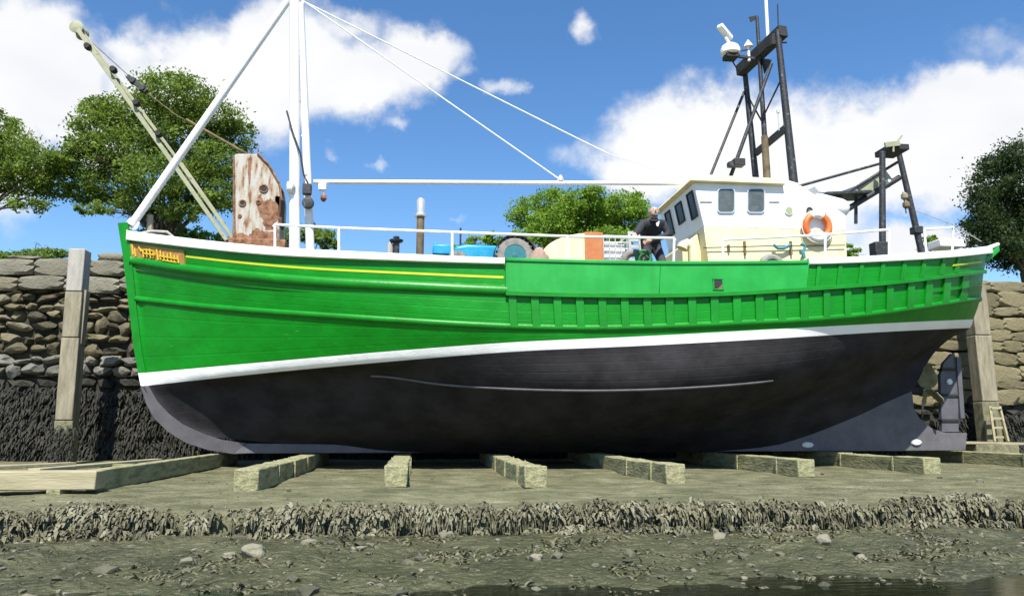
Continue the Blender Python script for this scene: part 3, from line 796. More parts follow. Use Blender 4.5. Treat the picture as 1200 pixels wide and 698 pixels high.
# capping rail: white forward and aft, green amidships
def cap(px0, px1, h0, h1, mats, lift=.015, outw=.07, name='gunwale'):
    s0 = s_at(px0, 0) if px0 > 155 else .0; s1 = s_at(px1, 0) if px1 < 1156 else 1.0
    for side in (0, 1):
        mb = MB(); vs = []; k = 60
        for i in range(k + 1):
            t = i / k; s = s0 + (s1 - s0) * t; p = surf(s, 0); n_ = nrm(s, .05); n_.z = 0; n_.normalize(); h = h0 + (h1 - h0) * t
            o_ = p + n_ * outw; i_ = p - n_ * .12
            i_.y = min(i_.y, YC - .002)
            q = [Vector((o_.x, o_.y, p.z + lift)), Vector((i_.x, i_.y, p.z + lift)), Vector((i_.x, i_.y, p.z + lift - h)), Vector((o_.x, o_.y, p.z + lift - h))]
            vs += [a if not side else Vector((a.x, 2 * YC - a.y, a.z)) for a in q]
        fs = [(4 * i + j, 4 * i + (j + 1) % 4, 4 * i + 4 + (j + 1) % 4, 4 * i + 4 + j) for i in range(k) for j in range(4)]
        fs += [(0, 1, 2, 3), (4 * k + 3, 4 * k + 2, 4 * k + 1, 4 * k)]
        mb.add(vs, fs if side else [f[::-1] for f in fs])
        o = build(mb, name, mats, boat, bevel=.012)
    return o
cap(150, 591, .175, .10, 'white_paint')
cap(592, 944, .06, .06, 'green_new', lift=.02, outw=.075)
cap(946, 1168, .10, .16, 'white_paint', lift=.05, outw=.06)
# stem band + keel + skeg
TK = .17
outer = [(139, 262), (145, 300), (152, 360), (158, 410), (163, 437), (166, 452), (172, 472), (182, 490), (197, 505), (218, 518), (245, 527), (275, 531.5)]
inner = [(152, 262), (156, 300), (162, 360), (168, 410), (173, 437), (176, 452), (186, 470), (200, 485), (216, 497), (240, 508), (262, 515), (290, 519)]
mb = MB()
for i in range(len(outer) - 1):
    q = [at(*outer[i], YC), at(*outer[i + 1], YC), at(*inner[i + 1], YC), at(*inner[i], YC)]
    mi = 0 if i < 4 else (1 if i == 4 else 2)
    ps = []
    for (p, t) in zip(q, (.05, .05, .1, .1)): ps.append((p, t))
    vs = [Vector((p.x, YC - t, p.z)) for p, t in ps] + [Vector((p.x, YC + t, p.z)) for p, t in ps]
    mb.add(vs, [(0, 1, 2, 3), (7, 6, 5, 4), (0, 4, 5, 1), (3, 2, 6, 7)] + ([(0, 3, 7, 4)] if i == 0 else []), mi)
build(mb, 'stem', ['green_trim', 'boot_white', 'keel_grey'], boat, smooth=40)
kz = .005
kf = at(275, 531.5, YC); ka = at(1130, 506, YC)
top = [at(290, 519, YC), at(395, 520, YC), at(455, 527, YC), at(860, 526, YC), at(912, 520, YC)]
sk = [at(1000, 486, YC), at(1066, 458, YC), at(1068, 478, YC), at(1076, 492, YC), at(1088, 501, YC), at(1104, 507, YC), at(1130, 507, YC)]
low = [Vector((at(1128, 524, YC).x, YC, kz)), Vector((kf.x, YC, kz))]
poly = [Vector((kf.x, YC, kf.z))] + top + sk + low[:1] + [Vector((kf.x + .3, YC, kz))]
poly = [Vector((p.x, YC - TK / 2, p.z)) for p in poly]
# extend the keel top up into the hull so that no gap shows
mb = MB(); mb.prism(poly, (0, TK, 0))
keel = build(mb, 'keel', 'keel_grey', boat, bevel=.012)
for (px, py) in ((946, 521), (1073, 518)):
    mb = MB(); p = at(px, py, YC - TK / 2); mb.lathe([(.075, 0), (.08, .02), (.06, .04)], (p.x, p.y, p.z), (0, -1, 0), n=16)
    for k in range(len(mb.v)): v = mb.v[k]; mb.v[k] = (p.x + (v[0] - p.x) * 1.5, v[1], p.z + (v[2] - p.z) * .75)
    build(mb, 'anode', 'zinc', keel)
# rudder and propeller
mb = MB(); RT = .09
rp = [(1104, 506), (1102, 440), (1106, 425), (1116, 414), (1119, 414), (1122, 430), (1124, 506)]
mb.prism([at(x, y, YC - RT / 2) for x, y in rp], (0, RT, 0))
rud = build(mb, 'rudder', 'rudder_grey', boat, bevel=.008)
mb = MB(); mb.prism([at(x, y, YC - RT) for x, y in ((1121, 418), (1126, 418), (1131, 490), (1126, 490))], (0, RT * 2, 0)); build(mb, 'rudder_post', 'rudder_grey', rud, bevel=.006)
for py in (433, 463, 492):
    mb = MB(); a = at(1101, py, YC); b = at(1126, py, YC); mb.box((a + b) / 2, ((b - a).length, RT * 1.7, .05))
    build(mb, 'rudder_strap', 'rubber', rud, bevel=.005)
mb = MB(); p = at(1112, 447, YC - RT / 2); mb.lathe([(.06, 0), (.06, .03), (.04, .045)], p, (0, -1, 0), n=14); build(mb, 'anode', 'zinc', rud)
mb = MB(); hubp = at(1084, 459, YC)
mb.lathe([(.09, -.1), (.1, 0), (.08, .12), (.03, .2)], hubp, (1, 0, 0), n=16)
prop = build(mb, 'propeller', 'bronze', boat)
for k in range(4):
    a = R(20 + 90 * k); mb = MB(); rows = []
    for i in range(7):
        t = i / 6; rr = .06 + .50 * t; wdt = .10 + .34 * math.sin(math.pi * min(1, t * 1.0) ** .8) * .85; tw = R(60 - 35 * t)
        for sgn in (-1, -.5, 0, .5, 1):
            u = sgn * wdt / 2 
            # blade section leaning on the shaft axis x
            lx = u * math.sin(tw) * .9; ly = u * math.cos(tw)
            yy = math.cos(a) * rr - math.sin(a) * ly; zz = math.sin(a) * rr + math.cos(a) * ly
            rows.append(hubp + Vector((lx, yy, zz)))
    vs = rows + [p + Vector((.02, 0, 0)) for p in rows]; n_ = 35
    fs = [(i * 5 + j, i * 5 + j + 1, i * 5 + j + 6, i * 5 + j + 5) for i in range(6) for j in range(4)]
    fs2 = [tuple(x + n_ for x in f)[::-1] for f in fs]
    border = [i * 5 for i in range(7)] + [30 + j for j in range(1, 5)] + [i * 5 + 4 for i in range(5, -1, -1)] + [3, 2, 1]
    fs3 = [(border[i], border[(i + 1) % len(border)], border[(i + 1) % len(border)] + n_, border[i] + n_) for i in range(len(border))]
    mb.add(vs, fs + fs2 + fs3); build(mb, 'blade', 'bronze', prop, smooth=60)
mb = MB(); mb.tube([hubp + Vector((-1.2, 0, .15)), hubp], .09); build(mb, 'stern_tube', 'antifoul', boat)
# freeing port: thin uncut plate, painted dark for the shade inside the opening
s = s_at(840, .55); pts = []
mb = MB(); a = surf(s_at(834, .62), .53); b = surf(s_at(846, .62), .88); n_ = nrm(s, .6)
c = (a + b) / 2 + n_ * .056
hw = abs(b.x - a.x) / 2; hh = abs(a.z - b.z) / 2
mb.box(c, (2 * hw, .012, 2 * hh)); fp = build(mb, 'freeing_port', 'rubber', boat)
mb = MB()
for (dx, dz, sx_, sz_) in ((0, hh, 2 * hw + .03, .015), (0, -hh, 2 * hw + .03, .015), (hw, 0, .015, 2 * hh), (-hw, 0, .015, 2 * hh)):
    mb.box(c + Vector((dx, -.008, dz)), (sx_, .014, sz_))
build(mb, 'port_frame', 'green_new', fp)
mb = MB(); mb.prism([c + Vector((hw * .95, -.009, hh * .1)), c + Vector((hw * .95, -.009, -hh * .95)), c + Vector((-hw * .2, -.009, -hh * .95))], (0, .003, 0)); build(mb, 'port_flap', 'rust_post', fp)
# name board: orange board with worn raised yellow carving
nbv0 = lambda p: .30 + (.0) * (p - 148); nbv1 = lambda p: .80 + .02 * (p - 150) / 70
nb = sheet(153, 217, lambda p: .36, lambda p: .84, .022, 'board_orange', 'name_board', nv=2, bevel=.005)
mb = MB()
def seg(x0, t0, x1, t1, wd=.022):
    k0 = surf(s_at(x0, .6), .38 + .42 * t0) + nrm(s_at(x0, .6), .6) * .03
    k1 = surf(s_at(x1, .6), .38 + .42 * t1) + nrm(s_at(x1, .6), .6) * .03
    mb.bar(k0, k1, wd, .022)
# worn carving, too faded to read: two upright marks, then a run of close strokes
for (x0, t0, x1, t1, wd) in ((157, .1, 157.5, .85, .045), (160, .35, 160.5, .95, .03), (165, .15, 168, .5, .03), (170, .3, 170.5, .9, .05), (174, .25, 174, .85, .05), (178, .2, 178.5, .9, .045), (182, .3, 181.5, .85, .05), (186, .15, 187, .95, .03),
                           (190, .2, 190, .9, .045), (194, .3, 194.5, .9, .05), (198, .35, 198, .95, .05), (202, .25, 203, .95, .035), (206, .4, 206, .9, .045), (210, .35, 211, .95, .04), (171, .6, 184, .62, .05), (189, .62, 211, .66, .05), (171, .3, 183, .3, .03), (192, .9, 209, .92, .03)):
    seg(x0, t0, x1, t1, wd)
build(mb, 'carved_lettering', 'letter_yellow', nb, smooth=0)
# stern fairlead horn
mb = MB()
p0 = at(1146, 296, 13.7); p1 = at(1160, 290, 13.7); p2 = at(1170, 286, 13.7)
mb.tube([p0, p1, p2], [.05, .045, .035]); build(mb, 'fairlead', 'white_paint', boat)
mb = MB(); mb.prism([at(x, y, 13.65) for x, y in ((1153, 303), (1171, 288), (1172, 294), (1157, 308))], (0, .1, 0)); build(mb, 'stern_horn', 'green_new', boat, bevel=.01)

# ------------------------------------------------------------------ rails on the bulwark
def railing(top, posts, name='railing', rad=.022, mid=None, par=boat):
    mb = MB(); mb.tube(top, rad); 
    o = build(mb, 'railing', 'white_paint', par)
    for (a, b) in posts:
        mb = MB(); mb.tube([a, b], rad * .95); build(mb, 'rail_post', 'white_paint', o)
    return o
def onrail(px, dy=.03):
    p = surf(s_at(px, 0), 0); return Vector((p.x, p.y + dy, p.z))
tops = []; pts_ = ((322, 263), (397, 267), (530, 272), (665, 277), (790, 279))
posts = []
for (px, py) in pts_:
    b = onrail(px); q = at(px, py, b.y); tops.append(q); posts.append((q, Vector((q.x + (b.x - q.x) * 1, b.y, b.z - .03))))
railing([tops[0] + Vector((-.02, 0, -.04)), tops[0]] + tops[1:] + [tops[-1] + Vector((.02, 0, -.04))], posts)
tops = []; posts = []
for (px, py) in ((848, 281), (968, 275), (1043, 269)):
    b = onrail(px); q = at(px - 1, py, b.y); tops.append(q); posts.append((q, Vector((b.x, b.y, b.z - .03))))
railing(tops, posts)
b0 = onrail(1072, .3); b1 = onrail(1130, .3)
qa = at(1083, 269, b0.y + .1); qb = at(1117, 266, b1.y + .1)
railing([qa, qb, Vector((b1.x + .05, b1.y + .1, b1.z))], [(qa, Vector((qa.x, qa.y, b0.z)))])
mb = MB(); p = at(1108, 287, 13.6); mb.box((p.x, 13.6, p.z), (.5, .4, .16)); build(mb, 'stern_locker', 'white_paint', boat, bevel=.02)

# ------------------------------------------------------------------ mast, forestay pole, boom
def pole(name, p0, p1, r0, r1, m_, par=boat, n=12):
    mb = MB(); mb.tube([p0, p1], [r0, r1], n=n); return build(mb, name, m_, par)
ma = at(348, 300, YC); mast = pole('mast', Vector((ma.x, YC, deckz(ma.x))), at(345, -60, YC), .105, .095, 'white_paint')
b_ = at(369, 300, YC + .25); pole('mast_leg', Vector((b_.x, YC + .25, deckz(b_.x))), at(352, 5, YC + .05), .085, .07, 'white_paint', mast)
pole('mast_ladder', at(359, 205, YC + .1), at(354, -30, YC + .1), .03, .03, 'white_paint', mast)
for py in (80, 120, 160, 200):
    mb = MB(); mb.tube([at(349, py, YC + .1), at(349 + 5 + (py / 205) * 7, py - 2, YC + .15)], .015)
    build(mb, 'mast_rung', 'white_paint', mast)
mb = MB()
mb.box(at(360, 222, YC - .05), (.16, .14, .2)); mb.lathe([(.06, -.06), (.11, -.05), (.11, .05), (.06, .06)], at(361, 238, YC - .06), (0, 1, 0), n=16)
build(mb, 'mast_winch', 'dark_steel', mast, bevel=.01)
mb = MB(); mb.lathe([(.05, 0), (.12, .02), (.12, .12), (.05, .16)], at(336, 220, YC - .1), (1, 0, 0), n=14); mb.box(at(341, 220, YC - .1), (.14, .06, .06)); build(mb, 'mast_lamp', 'white_chip', mast)
st = pole('forestay_pole', at(154, 264, YC), at(338, 0, YC), .075, .07, 'white_paint')
mb = MB(); mb.torus(at(156, 262, YC), (0, 1, 0), .09, .03, n=16, m_=8); build(mb, 'stay_foot', 'white_paint', st)
mb = MB(); mb.tube([at(336, 130, YC - .12), at(343, 155, YC - .14), at(352, 180, YC - .14), at(356, 205, YC - .12), at(361, 215, YC - .1)], .018); build(mb, 'halyard', 'dark_steel', mast)
bm_ = pole('boom', at(368, 213, YC + .1), at(801, 215, YC - .2), .045, .04, 'white_paint')
mb = MB(); mb.box(at(378, 219, YC), (.14, .1, .12)); mb.tube([at(379, 222, YC), at(379, 230, YC)], .01); build(mb, 'boom_shackle', 'white_paint', bm_)
mb = MB(); mb.lathe([(.03, 0), (.06, .05), (.05, .12), (.02, .16)], at(379, 236, YC)); build(mb, 'boom_hook', 'rust', bm_)
mb = MB(); mb.lathe([(.03, 0), (.07, .03), (.05, .1), (.02, .14)], at(657, 213, YC - .1)); build(mb, 'boom_eye', 'chrome', bm_)
for i, (a, b) in enumerate((((352, -1), (657, 211)), ((360, 4), (712, 180)), ((712, 180), (800, 208)))):
    pa = at(*a, YC); pb = at(*b, YC - .1)
    pole('stay_wire', pa, pb, .014 if i < 2 else .007, .014 if i < 2 else .007, 'rope_white', n=6)

# deck fittings forward: exhaust and mushroom vent
mb = MB(); p = at(492, 300, YC - .5); zt = at(492, 254, YC - .5).z; mb.lathe([(.075, deckz(p.x) - p.z), (.07, .0), (.07, zt - p.z)], p, n=14); ex = build(mb, 'exhaust_pipe', 'rust_post', boat)
mb = MB(); zb = at(492, 253, YC - .5).z; mb.lathe([(.1, -.02), (.11, 0), (.11, .03), (.075, .05), (.08, .28), (.06, .33), (.03, .34)], (p.x, p.y, zb), n=16); build(mb, 'exhaust_cap', 'chrome', ex)
mb = MB(); p = at(464, 300, YC - .5); zt = at(464, 285, YC - .5).z; mb.lathe([(.06, deckz(p.x) - zt), (.06, -.02), (.06, 0), (.12, .03), (.13, .06), (.05, .08), (.06, .12), (.04, .13)], (p.x, p.y, zt), n=16); build(mb, 'deck_vent', 'dark_steel', boat)
mb = MB(); p = at(457, 296, YC - .5); zt = at(457, 287, YC - .5).z; mb.lathe([(.05, deckz(p.x) - zt), (.05, 0), (.03, .05)], (p.x, p.y, zt), n=12); build(mb, 'bitt', 'post_grey', boat)
# foredeck clutter by the stem
mb = MB(); mb.tube([at(163, 274, YC), at(178, 271, YC), at(196, 272, YC), at(204, 279, YC)], .03); build(mb, 'bow_roller', 'post_grey', boat)
mb = MB(); mb.tube([at(175, 285, YC + .2), at(176, 252, YC + .2)], .06, n=8); build(mb, 'samson_post', 'post_tan', boat)
# yellow winch hood
YN = YC - .9
cx = at(707, 304, YN); rad = cx.x - at(634, 304, YN).x; hgt = at(707, 273, YN).z - cx.z
def hood(x_a, x_b, m_, name, dy, parent=boat, extra=0):
    mb = MB(); poly = []
    for k in range(17):
        t = x_a + (x_b - x_a) * k / 16
        poly.append(Vector((cx.x - rad + rad * t, YN - dy, cx.z + hgt * math.sin(math.acos(max(-1, min(1, 1 - t * 1.12)))) + extra)))
    lowz = deckz(cx.x)
    poly += [Vector((poly[-1].x, YN - dy, lowz)), Vector((poly[0].x, YN - dy, lowz))]
    mb.prism(poly, (0, 1.3 + 2 * dy, 0)); return build(mb, name, m_, parent, bevel=.01)
wh = hood(0.0, .72, 'cream_paint', 'winch_hood', 0)
hood(.70, 1.0, 'orange_panel', 'hood_panel', .015, wh, .012)

# ------------------------------------------------------------------ wheelhouse
YN_, YF_ = 13.45, 15.55
def near(x, y): return at(x, y, YN_)
zdeck = 2.3
A = near(813, 214); Bf = near(825, 268); Cf = near(834, 308)
D = near(938, 217); E = near(991, 252); Fm = near(991, 268); G = near(991, 308)
Cf2 = Vector((Cf.x + .05, YN_, zdeck)); G2 = Vector((G.x, YN_, zdeck))
zs = (Bf.z + Fm.z) / 2; Bf.z = zs; Fm.z = zs
mb = MB()
off = Vector((0, YF_ - YN_, 0))
mb.prism([A, Bf, Fm, E, D], off, 0)
mb.prism([Bf + Vector((0, 0, -.001)), Cf2, G2, Fm + Vector((0, 0, -.001))], off, 1)
house = build(mb, 'wheelhouse', ['white_paint', 'cream_paint'], boat, bevel=.012)
# lower front is painted cream only at its foot: covered by a white band above the cowl
mb = MB(); fl = Vector((0, -.006, 0))
# roof slab
zr0 = near(812, 214).z; 
mb = MB(); ra = near(806, 214); rb = near(912, 213)
mb.prism([Vector((ra.x, YN_ - .12, zr0)), Vector((rb.x + .1, YN_ - .12, zr0)), Vector((rb.x, YN_ - .10, zr0 + .12)), Vector((ra.x + .12, YN_ - .10, zr0 + .14))], off + Vector((0, .24, 0)))
roof = build(mb, 'roof', 'cream_paint', house, bevel=.02)
mb = MB(); mb.prism([near(905, 208), near(915, 206), near(925, 216), near(918, 217)], (0, .5, 0)); mb.tube([near(913, 209) + Vector((0, .1, 0)), near(938, 216) + Vector((0, .1, 0))], .05); build(mb, 'roof_rail', 'white_chip', roof, bevel=.01)
# windows in the side
def rrect(x0, x1, y0, y1, r_, Y, n=4):
    pts = []
    for (cx_, cy2, a0) in ((x1 - r_, y0 + r_, 90), (x0 + r_, y0 + r_, 180), (x0 + r_, y1 - r_, 270), (x1 - r_, y1 - r_, 0)):
        for k in range(n + 1):
            a = R(a0 + (-90 if False else 0)) 
            ang = R(a0 - 90 + 90 * k / n) if a0 != 90 else R(0 + 90 * k / n)
            if a0 == 180: ang = R(90 + 90 * k / n)
            if a0 == 270: ang = R(180 + 90 * k / n)
            if a0 == 0: ang = R(270 + 90 * k / n)
            pts.append(at(cx_ + r_ * math.cos(ang), cy2 - r_ * math.sin(ang), Y))
    return pts
def ring(outer_, inner_, off_, mi=0):
    mb = MB(); n = len(outer_); o2 = [p + off_ for p in outer_]; i2 = [p + off_ for p in inner_]
    vs = outer_ + inner_ + o2 + i2; fs = []
    for i in range(n):
        j = (i + 1) % n
        fs += [(2 * n + i, 2 * n + j, 3 * n + j, 3 * n + i), (i, j, 2 * n + j, 2 * n + i), (n + j, n + i, 3 * n + i, 3 * n + j)]
    mb.add(vs, fs); return mb
def shear(pts, k, yref): return pts
for (x0, x1) in ((840, 861), (875, 896)):
    op = rrect(x0 + 0, x1, 220.5, 250, 4.5, YN_ - .004); ip = rrect(x0 + 1.2, x1 - 1.2, 221.8, 248.8, 3.8, YN_ - .004)
    # follow the slight lean of the side
    wn = build(ring(op, ip, Vector((0, -.025, 0))), 'window', 'chrome', house)
    mb = MB(); mb.prism(ip, (0, -.008, 0)); build(mb, 'pane', 'glass_grey', wn)
# porthole
mb = MB(); pc = near(924, 247); mb.lathe([(.085, 0), (.085, .03), (.07, .03)], pc, (0, -1, 0), n=22); ph = build(mb, 'porthole', 'white_paint', house)
mb = MB(); mb.lathe([(.07, .031), (.068, .036)], pc, (0, -1, 0), n=22); build(mb, 'porthole_glass', 'port_glass', ph)
# front windows on the raked front
nfront = Vector((-(A.z - Bf.z), 0, -(Bf.x - A.x))).normalized()
def fr(u, v):
    base = A.lerp(Bf, v); return base + Vector((0, (YF_ - YN_) * u, 0)) + nfront * .004
for (u0, u1, v0, v1) in ((.06, .22, .12, .72), (.37, .55, .14, .62), (.70, .86, .12, .72)):
    op = [fr(u0, v0), fr(u1, v0), fr(u1, v1), fr(u0, v1)]; du = .02; dv = .03
    ip = [fr(u0 + du, v0 + dv), fr(u1 - du, v0 + dv), fr(u1 - du, v1 - dv), fr(u0 + du, v1 - dv)]
    wn = build(ring(op, ip, nfront * .02), 'window', 'rubber', house)
    mb = MB(); mb.prism(ip, nfront * .008); build(mb, 'pane', 'glass_dark', wn)
# cowl vent in front, yellow
c0 = at(812, 305, 13.4); dz_ = deckz(c0.x)
mb = MB(); t1 = at(811, 288, 13.4).z
mb.tube([(c0.x, 13.4, dz_), (c0.x, 13.4, t1 - .08), (c0.x - .03, 13.4, t1), (c0.x - .1, 13.4, t1 + .04), (c0.x - .17, 13.4, t1 + .0), (c0.x - .2, 13.4, t1 - .06)], [.09, .09, .09, .095, .1, .11], n=14, cap=True)
build(mb, 'cowl_vent', 'cream_paint', boat)
mb = MB(); p = near(822, 303); mb.prism([near(806, 283) + Vector((0, .3, 0)), near(826, 268) + Vector((0, .3, 0)), Vector((Cf.x, YN_ + .3, zdeck)), Vector((near(806, 283).x, YN_ + .3, zdeck))], (0, 2.1, 0)); build(mb, 'companion_step', 'cream_paint', boat, bevel=.02)
# hand rail + hose on the casing
mb = MB(); mb.tube([near(823, 291) + Vector((0, -.05, 0)), near(900, 289) + Vector((0, -.06, 0)), near(989, 288) + Vector((0, -.05, 0))], .010, n=6); build(mb, 'grab_rail', 'dark_steel', house)
for px in (853, 872, 926):
    mb = MB(); mb.box(near(px, 291) + Vector((0, -.03, 0)), (.035, .05, .26 if px != 853 else .12)); build(mb, 'cleat', 'rust_post', house)
for (x0, x1) in ((820, 834), (901, 913)):
    mb = MB(); mb.bar(near(x0, 236.5) + Vector((0, -.01, 0)), near(x1, 236.5) + Vector((0, -.01, 0)), .015, .02); build(mb, 'rain_bar', 'post_grey', house)
# mooring rope hooked on the rail, blue
for (lab, pts) in (('blue rope hanging down the cream casing below the lifebuoy', ((936, 287), (941, 290), (938, 297), (940, 304))), ('blue rope tied along the grab rail below the porthole', ((904, 288), (909, 292), (916, 292), (924, 288)))):
    mb = MB(); mb.tube([near(x, y) + Vector((0, -.09, 0)) for x, y in pts], .03, n=7); tag(build(mb, 'mooring_rope', 'rope_blue'), lab, 'rope', 'ropes on the wheelhouse casing')
# half-hidden tyre fender against the casing
mb = MB(); mb.torus(near(901, 316) + Vector((0, -.12, 0)), (0, 1, 0), .2, .075, n=28, m_=10); tag(build(mb, 'tyre_fender', 'rubber_dusty'), 'grey tyre leaning against the cream wheelhouse casing, only its top showing', 'tyre', 'tyres on deck')
# lifebuoy (rests in its hook: own thing)
lc = near(955, 267) + Vector((0, -.09, 0))
lb = empty('lifebuoy', lc, 'orange and white ring lifebuoy hung on the wheelhouse side', 'lifebuoy')
mb = MB(); mb.torus(lc, (0, -1, 0), .235, .062, n=48, m_=12, mfun=lambda a: 0)
# choose colour per sector using geometry
mb.m = []
for f_ in mb.f:
    c = sum((Vector(mb.v[i]) for i in f_), Vector()) / len(f_) - lc
    ang = math.degrees(math.atan2(c.z, c.x)) % 360
    mb.m.append(0 if (ang < 62 or ang > 325 or 118 < ang < 215) else 1)
build(mb, 'ring', ['orange_buoy', 'white_paint'], lb, smooth=60)
mb = MB(); mb.torus(lc + Vector((0, -.01, 0)), (0, -1, 0), .315, .009, n=40, m_=6); build(mb, 'grab_line', 'rope_white', lb)
mb = MB(); mb.torus(near(948, 247) + Vector((0, -.03, 0)), (0, -1, 0), .05, .02, n=14, m_=6, a0=0, a1=math.pi); mb.bar(near(944, 249) + Vector((0, -.05, 0)), near(967, 251) + Vector((0, -.05, 0)), .02, .03); build(mb, 'lifebuoy_hook', 'dark_steel', house)
# liferaft canister and small white tender aft of the funnel
ca = at(952, 236, 13.9); cb = at(992, 246, 13.9)
q = (cb - ca).normalized(); L_ = (cb - ca).length
mb = MB(); mb.lathe([(.02, -.04), (.12, 0), (.18, .07), (.19, .12), (.19, L_ - .14), (.17, L_ - .06), (.12, L_), (.02, L_ + .03)], ca, q, n=22)
tag(build(mb, 'liferaft_canister', 'white_paint', smooth=50), 'white rounded liferaft canister at the back of the wheelhouse roof', 'liferaft')
mb = MB()
hullp = [(955, 215), (975, 212.5), (1000, 212), (1010, 214), (1012, 226), (985, 228.5), (960, 227)]
mb.prism([at(x, y, 14.5) for x, y in hullp], (0, .75, 0))
tn = build(mb, 'tender', 'white_paint', bevel=.05); tag(tn, 'small upturned white dinghy behind the wheelhouse beside the black gantry', 'dinghy')
mb = MB(); mb.bar(at(1008, 226, 14.3), at(1040, 203, 14.3), .04, .3); tag(build(mb, 'gang_plank', 'crane_cream', bevel=.01), 'short yellowish plank sloping from the dinghy up to the gantry', 'plank')
mb = MB(); mb.bar(at(960, 231, 14.3), at(1012, 229, 14.3), .6, .05)
for x in (965, 1003): mb.bar(at(x, 231, 14.3), at(x, 262, 14.3), .05, .05)
build(mb, 'tender_cradle', 'dark_steel', boat)

# ------------------------------------------------------------------ lattice mast on wheelhouse
YA, YB = 13.8, 15.2
def P(x, y, Y): return at(x, y, Y)
lm = pole('lattice_mast', P(931, 222, YA), P(911, 36, YA), .085, .06, 'dark_steel')
pole('mast_leg', P(886, 212, YB), P(873, 85, YB), .07, .055, 'dark_steel', lm)
pole('mast_leg', P(899, 212, YC), P(896, 160, YC), .075, .07, 'rust_post', lm)
pole('mast_leg', P(896, 160, YC), P(887, 20, YC), .055, .035, 'dark_steel', lm)
pole('brace', P(831, 210, YB - .2), P(872, 108, YB), .03, .03, 'dark_steel', lm)
pole('brace', P(855, 210, YA + .2), P(904, 75, YA + .1), .04, .035, 'dark_steel', lm)
pole('brace', P(876, 112, YB), P(897, 150, YC), .018, .018, 'dark_steel', lm); pole('brace', P(916, 92, YA), P(893, 140, YC), .018, .018, 'dark_steel', lm); pole('guy_rod', P(916, 70, YA), P(919, 150, YA), .014, .014, 'dark_steel', lm)
mb = MB(); mb.bar(P(921, 150, YA), P(885, 180, YB), .11, .11); build(mb, 'crossbar', 'dark_steel', lm)
mb = MB(); mb.bar(P(918, 36, YA - .05), P(867, 84, YB + .05), .2, .24)
mb.prism([P(905, 70, YA), P(893, 68, YC), P(897, 86, YC)], (0, .06, 0)); mb.prism([P(905, 40, YA), P(918, 34, YA), P(911, 52, YA), P(904, 52, YA)], (0, .12, 0)); mb.tube([P(911, 50, YA), P(922, 50, YA)], .02)
build(mb, 'mast_head', 'rubber', lm, bevel=.01)
mb = MB(); mb.bar(P(858, 65, YC), P(884, 69, YC), .06, .05); mb.tube([P(878, 58, YC), P(862, 61, YC)], .015); mb.tube([P(856, 68, YC), P(868, 88, YB)], .015); br = build(mb, 'radar_arm', 'dark_steel', lm)
mb = MB(); rc = P(856, 65, YC)
mb.lathe([(.12, 0), (.2, .04), (.21, .12), (.17, .2), (.1, .25), (.05, .27)], rc, n=18)
rd = build(mb, 'radar', 'white_paint', lm, smooth=50)
mb = MB(); mb.box(rc + Vector((0, 0, -.04)), (.26, .26, .09)); build(mb, 'radar_base', 'rubber', rd, bevel=.01)
mb = MB(); mb.tube([rc + Vector((0, 0, .25)), P(850, 44, YC)], .035); mb.bar(P(843, 30, YC - .1), P(856, 46, YC + .1), .14, .1); build(mb, 'scanner_bar', 'white_paint', rd, bevel=.02)
mb = MB(); a = P(877, 56, YC); mb.lathe([(.03, -.3), (.03, 0), (.1, .02), (.08, .07), (.03, .14), (.015, .17)], a, n=14); build(mb, 'satellite_antenna', 'white_paint', lm)
mb = MB(); mb.tube([P(900, 48, YC), P(897, -10, YC)], .035, n=8); build(mb, 'whip_antenna', 'white_paint', lm)
mb = MB(); mb.prism([P(888, 18, YC), P(878, 20, YC), P(880, 26, YC), P(887, 22, YC)], (0, .02, 0)); mb.prism([P(911, 5, YC), P(912, 5, YC), P(913, 35, YC), P(912, 35, YC)], (0, .02, 0)); build(mb, 'burgee', 'rubber', lm)
mb = MB(); mb.box(P(865, 191, YA), (.22, .2, .14)); mb.box(P(856, 193, YA), (.1, .14, .1)); build(mb, 'floodlight', 'dark_steel', lm, bevel=.01)
mb = MB(); mb.lathe([(.012, 0), (.012, .35), (.03, .37), (.03, .43)], P(913, 153, YA), n=8); build(mb, 'aerial', 'chrome', lm)

# ------------------------------------------------------------------ aft gantry
GA, GB = 13.9, 14.9
p = P(1030, 303, GA); dzz = deckz(p.x)
gn = pole('gantry', Vector((p.x, GA, dzz)), P(1034, 178, GA), .07, .058, 'dark_steel')
mb = MB(); mb.box(P(1030, 293, GA), (.28, .24, .3)); build(mb, 'gantry_foot', 'dark_steel', gn, bevel=.02)
pole('gantry_leg', P(1081, 300, GB), P(1053, 178, GB), .07, .058, 'dark_steel', gn)
mb = MB(); mb.box(P(1045, 177, 14.2), (.42, .55, .12)); build(mb, 'gantry_platform', 'rubber', gn, bevel=.01)
for (a, b, r_) in (((933, 219), (1034, 191), .028), ((975, 236), (1052, 190), .03), ((985, 250), (1054, 208), .06)):
    pole('gantry_stay', P(*a, GA + .3), P(*b, 14.3), r_, r_, 'dark_steel', gn)
mb = MB(); mb.bar(P(1037, 170, GA), P(1054, 168, GA), .04, .1); mb.bar(P(1049, 170, GA), P(1057, 159, GA), .03, .03); mb.tube([P(1047, 178, GA), P(1047, 168, GA)], .02); build(mb, 'yellow_aerial', 'crane_cream', gn)
for (x, y, m_) in ((1060, 230, 'post_tan'), (1062, 240, 'rust_post'), (1041, 215, 'rope_white')):
    mb = MB(); mb.lathe([(.03, -.08), (.07, -.04), (.07, .04), (.03, .08)], P(x, y, GA + .4), n=10); build(mb, 'pulley_block', m_, gn)
mb = MB(); mb.tube([P(1058, 225, GA + .4), P(1062, 250, GA + .4)], .012, n=6); build(mb, 'hanging_line', 'rubber', gn)
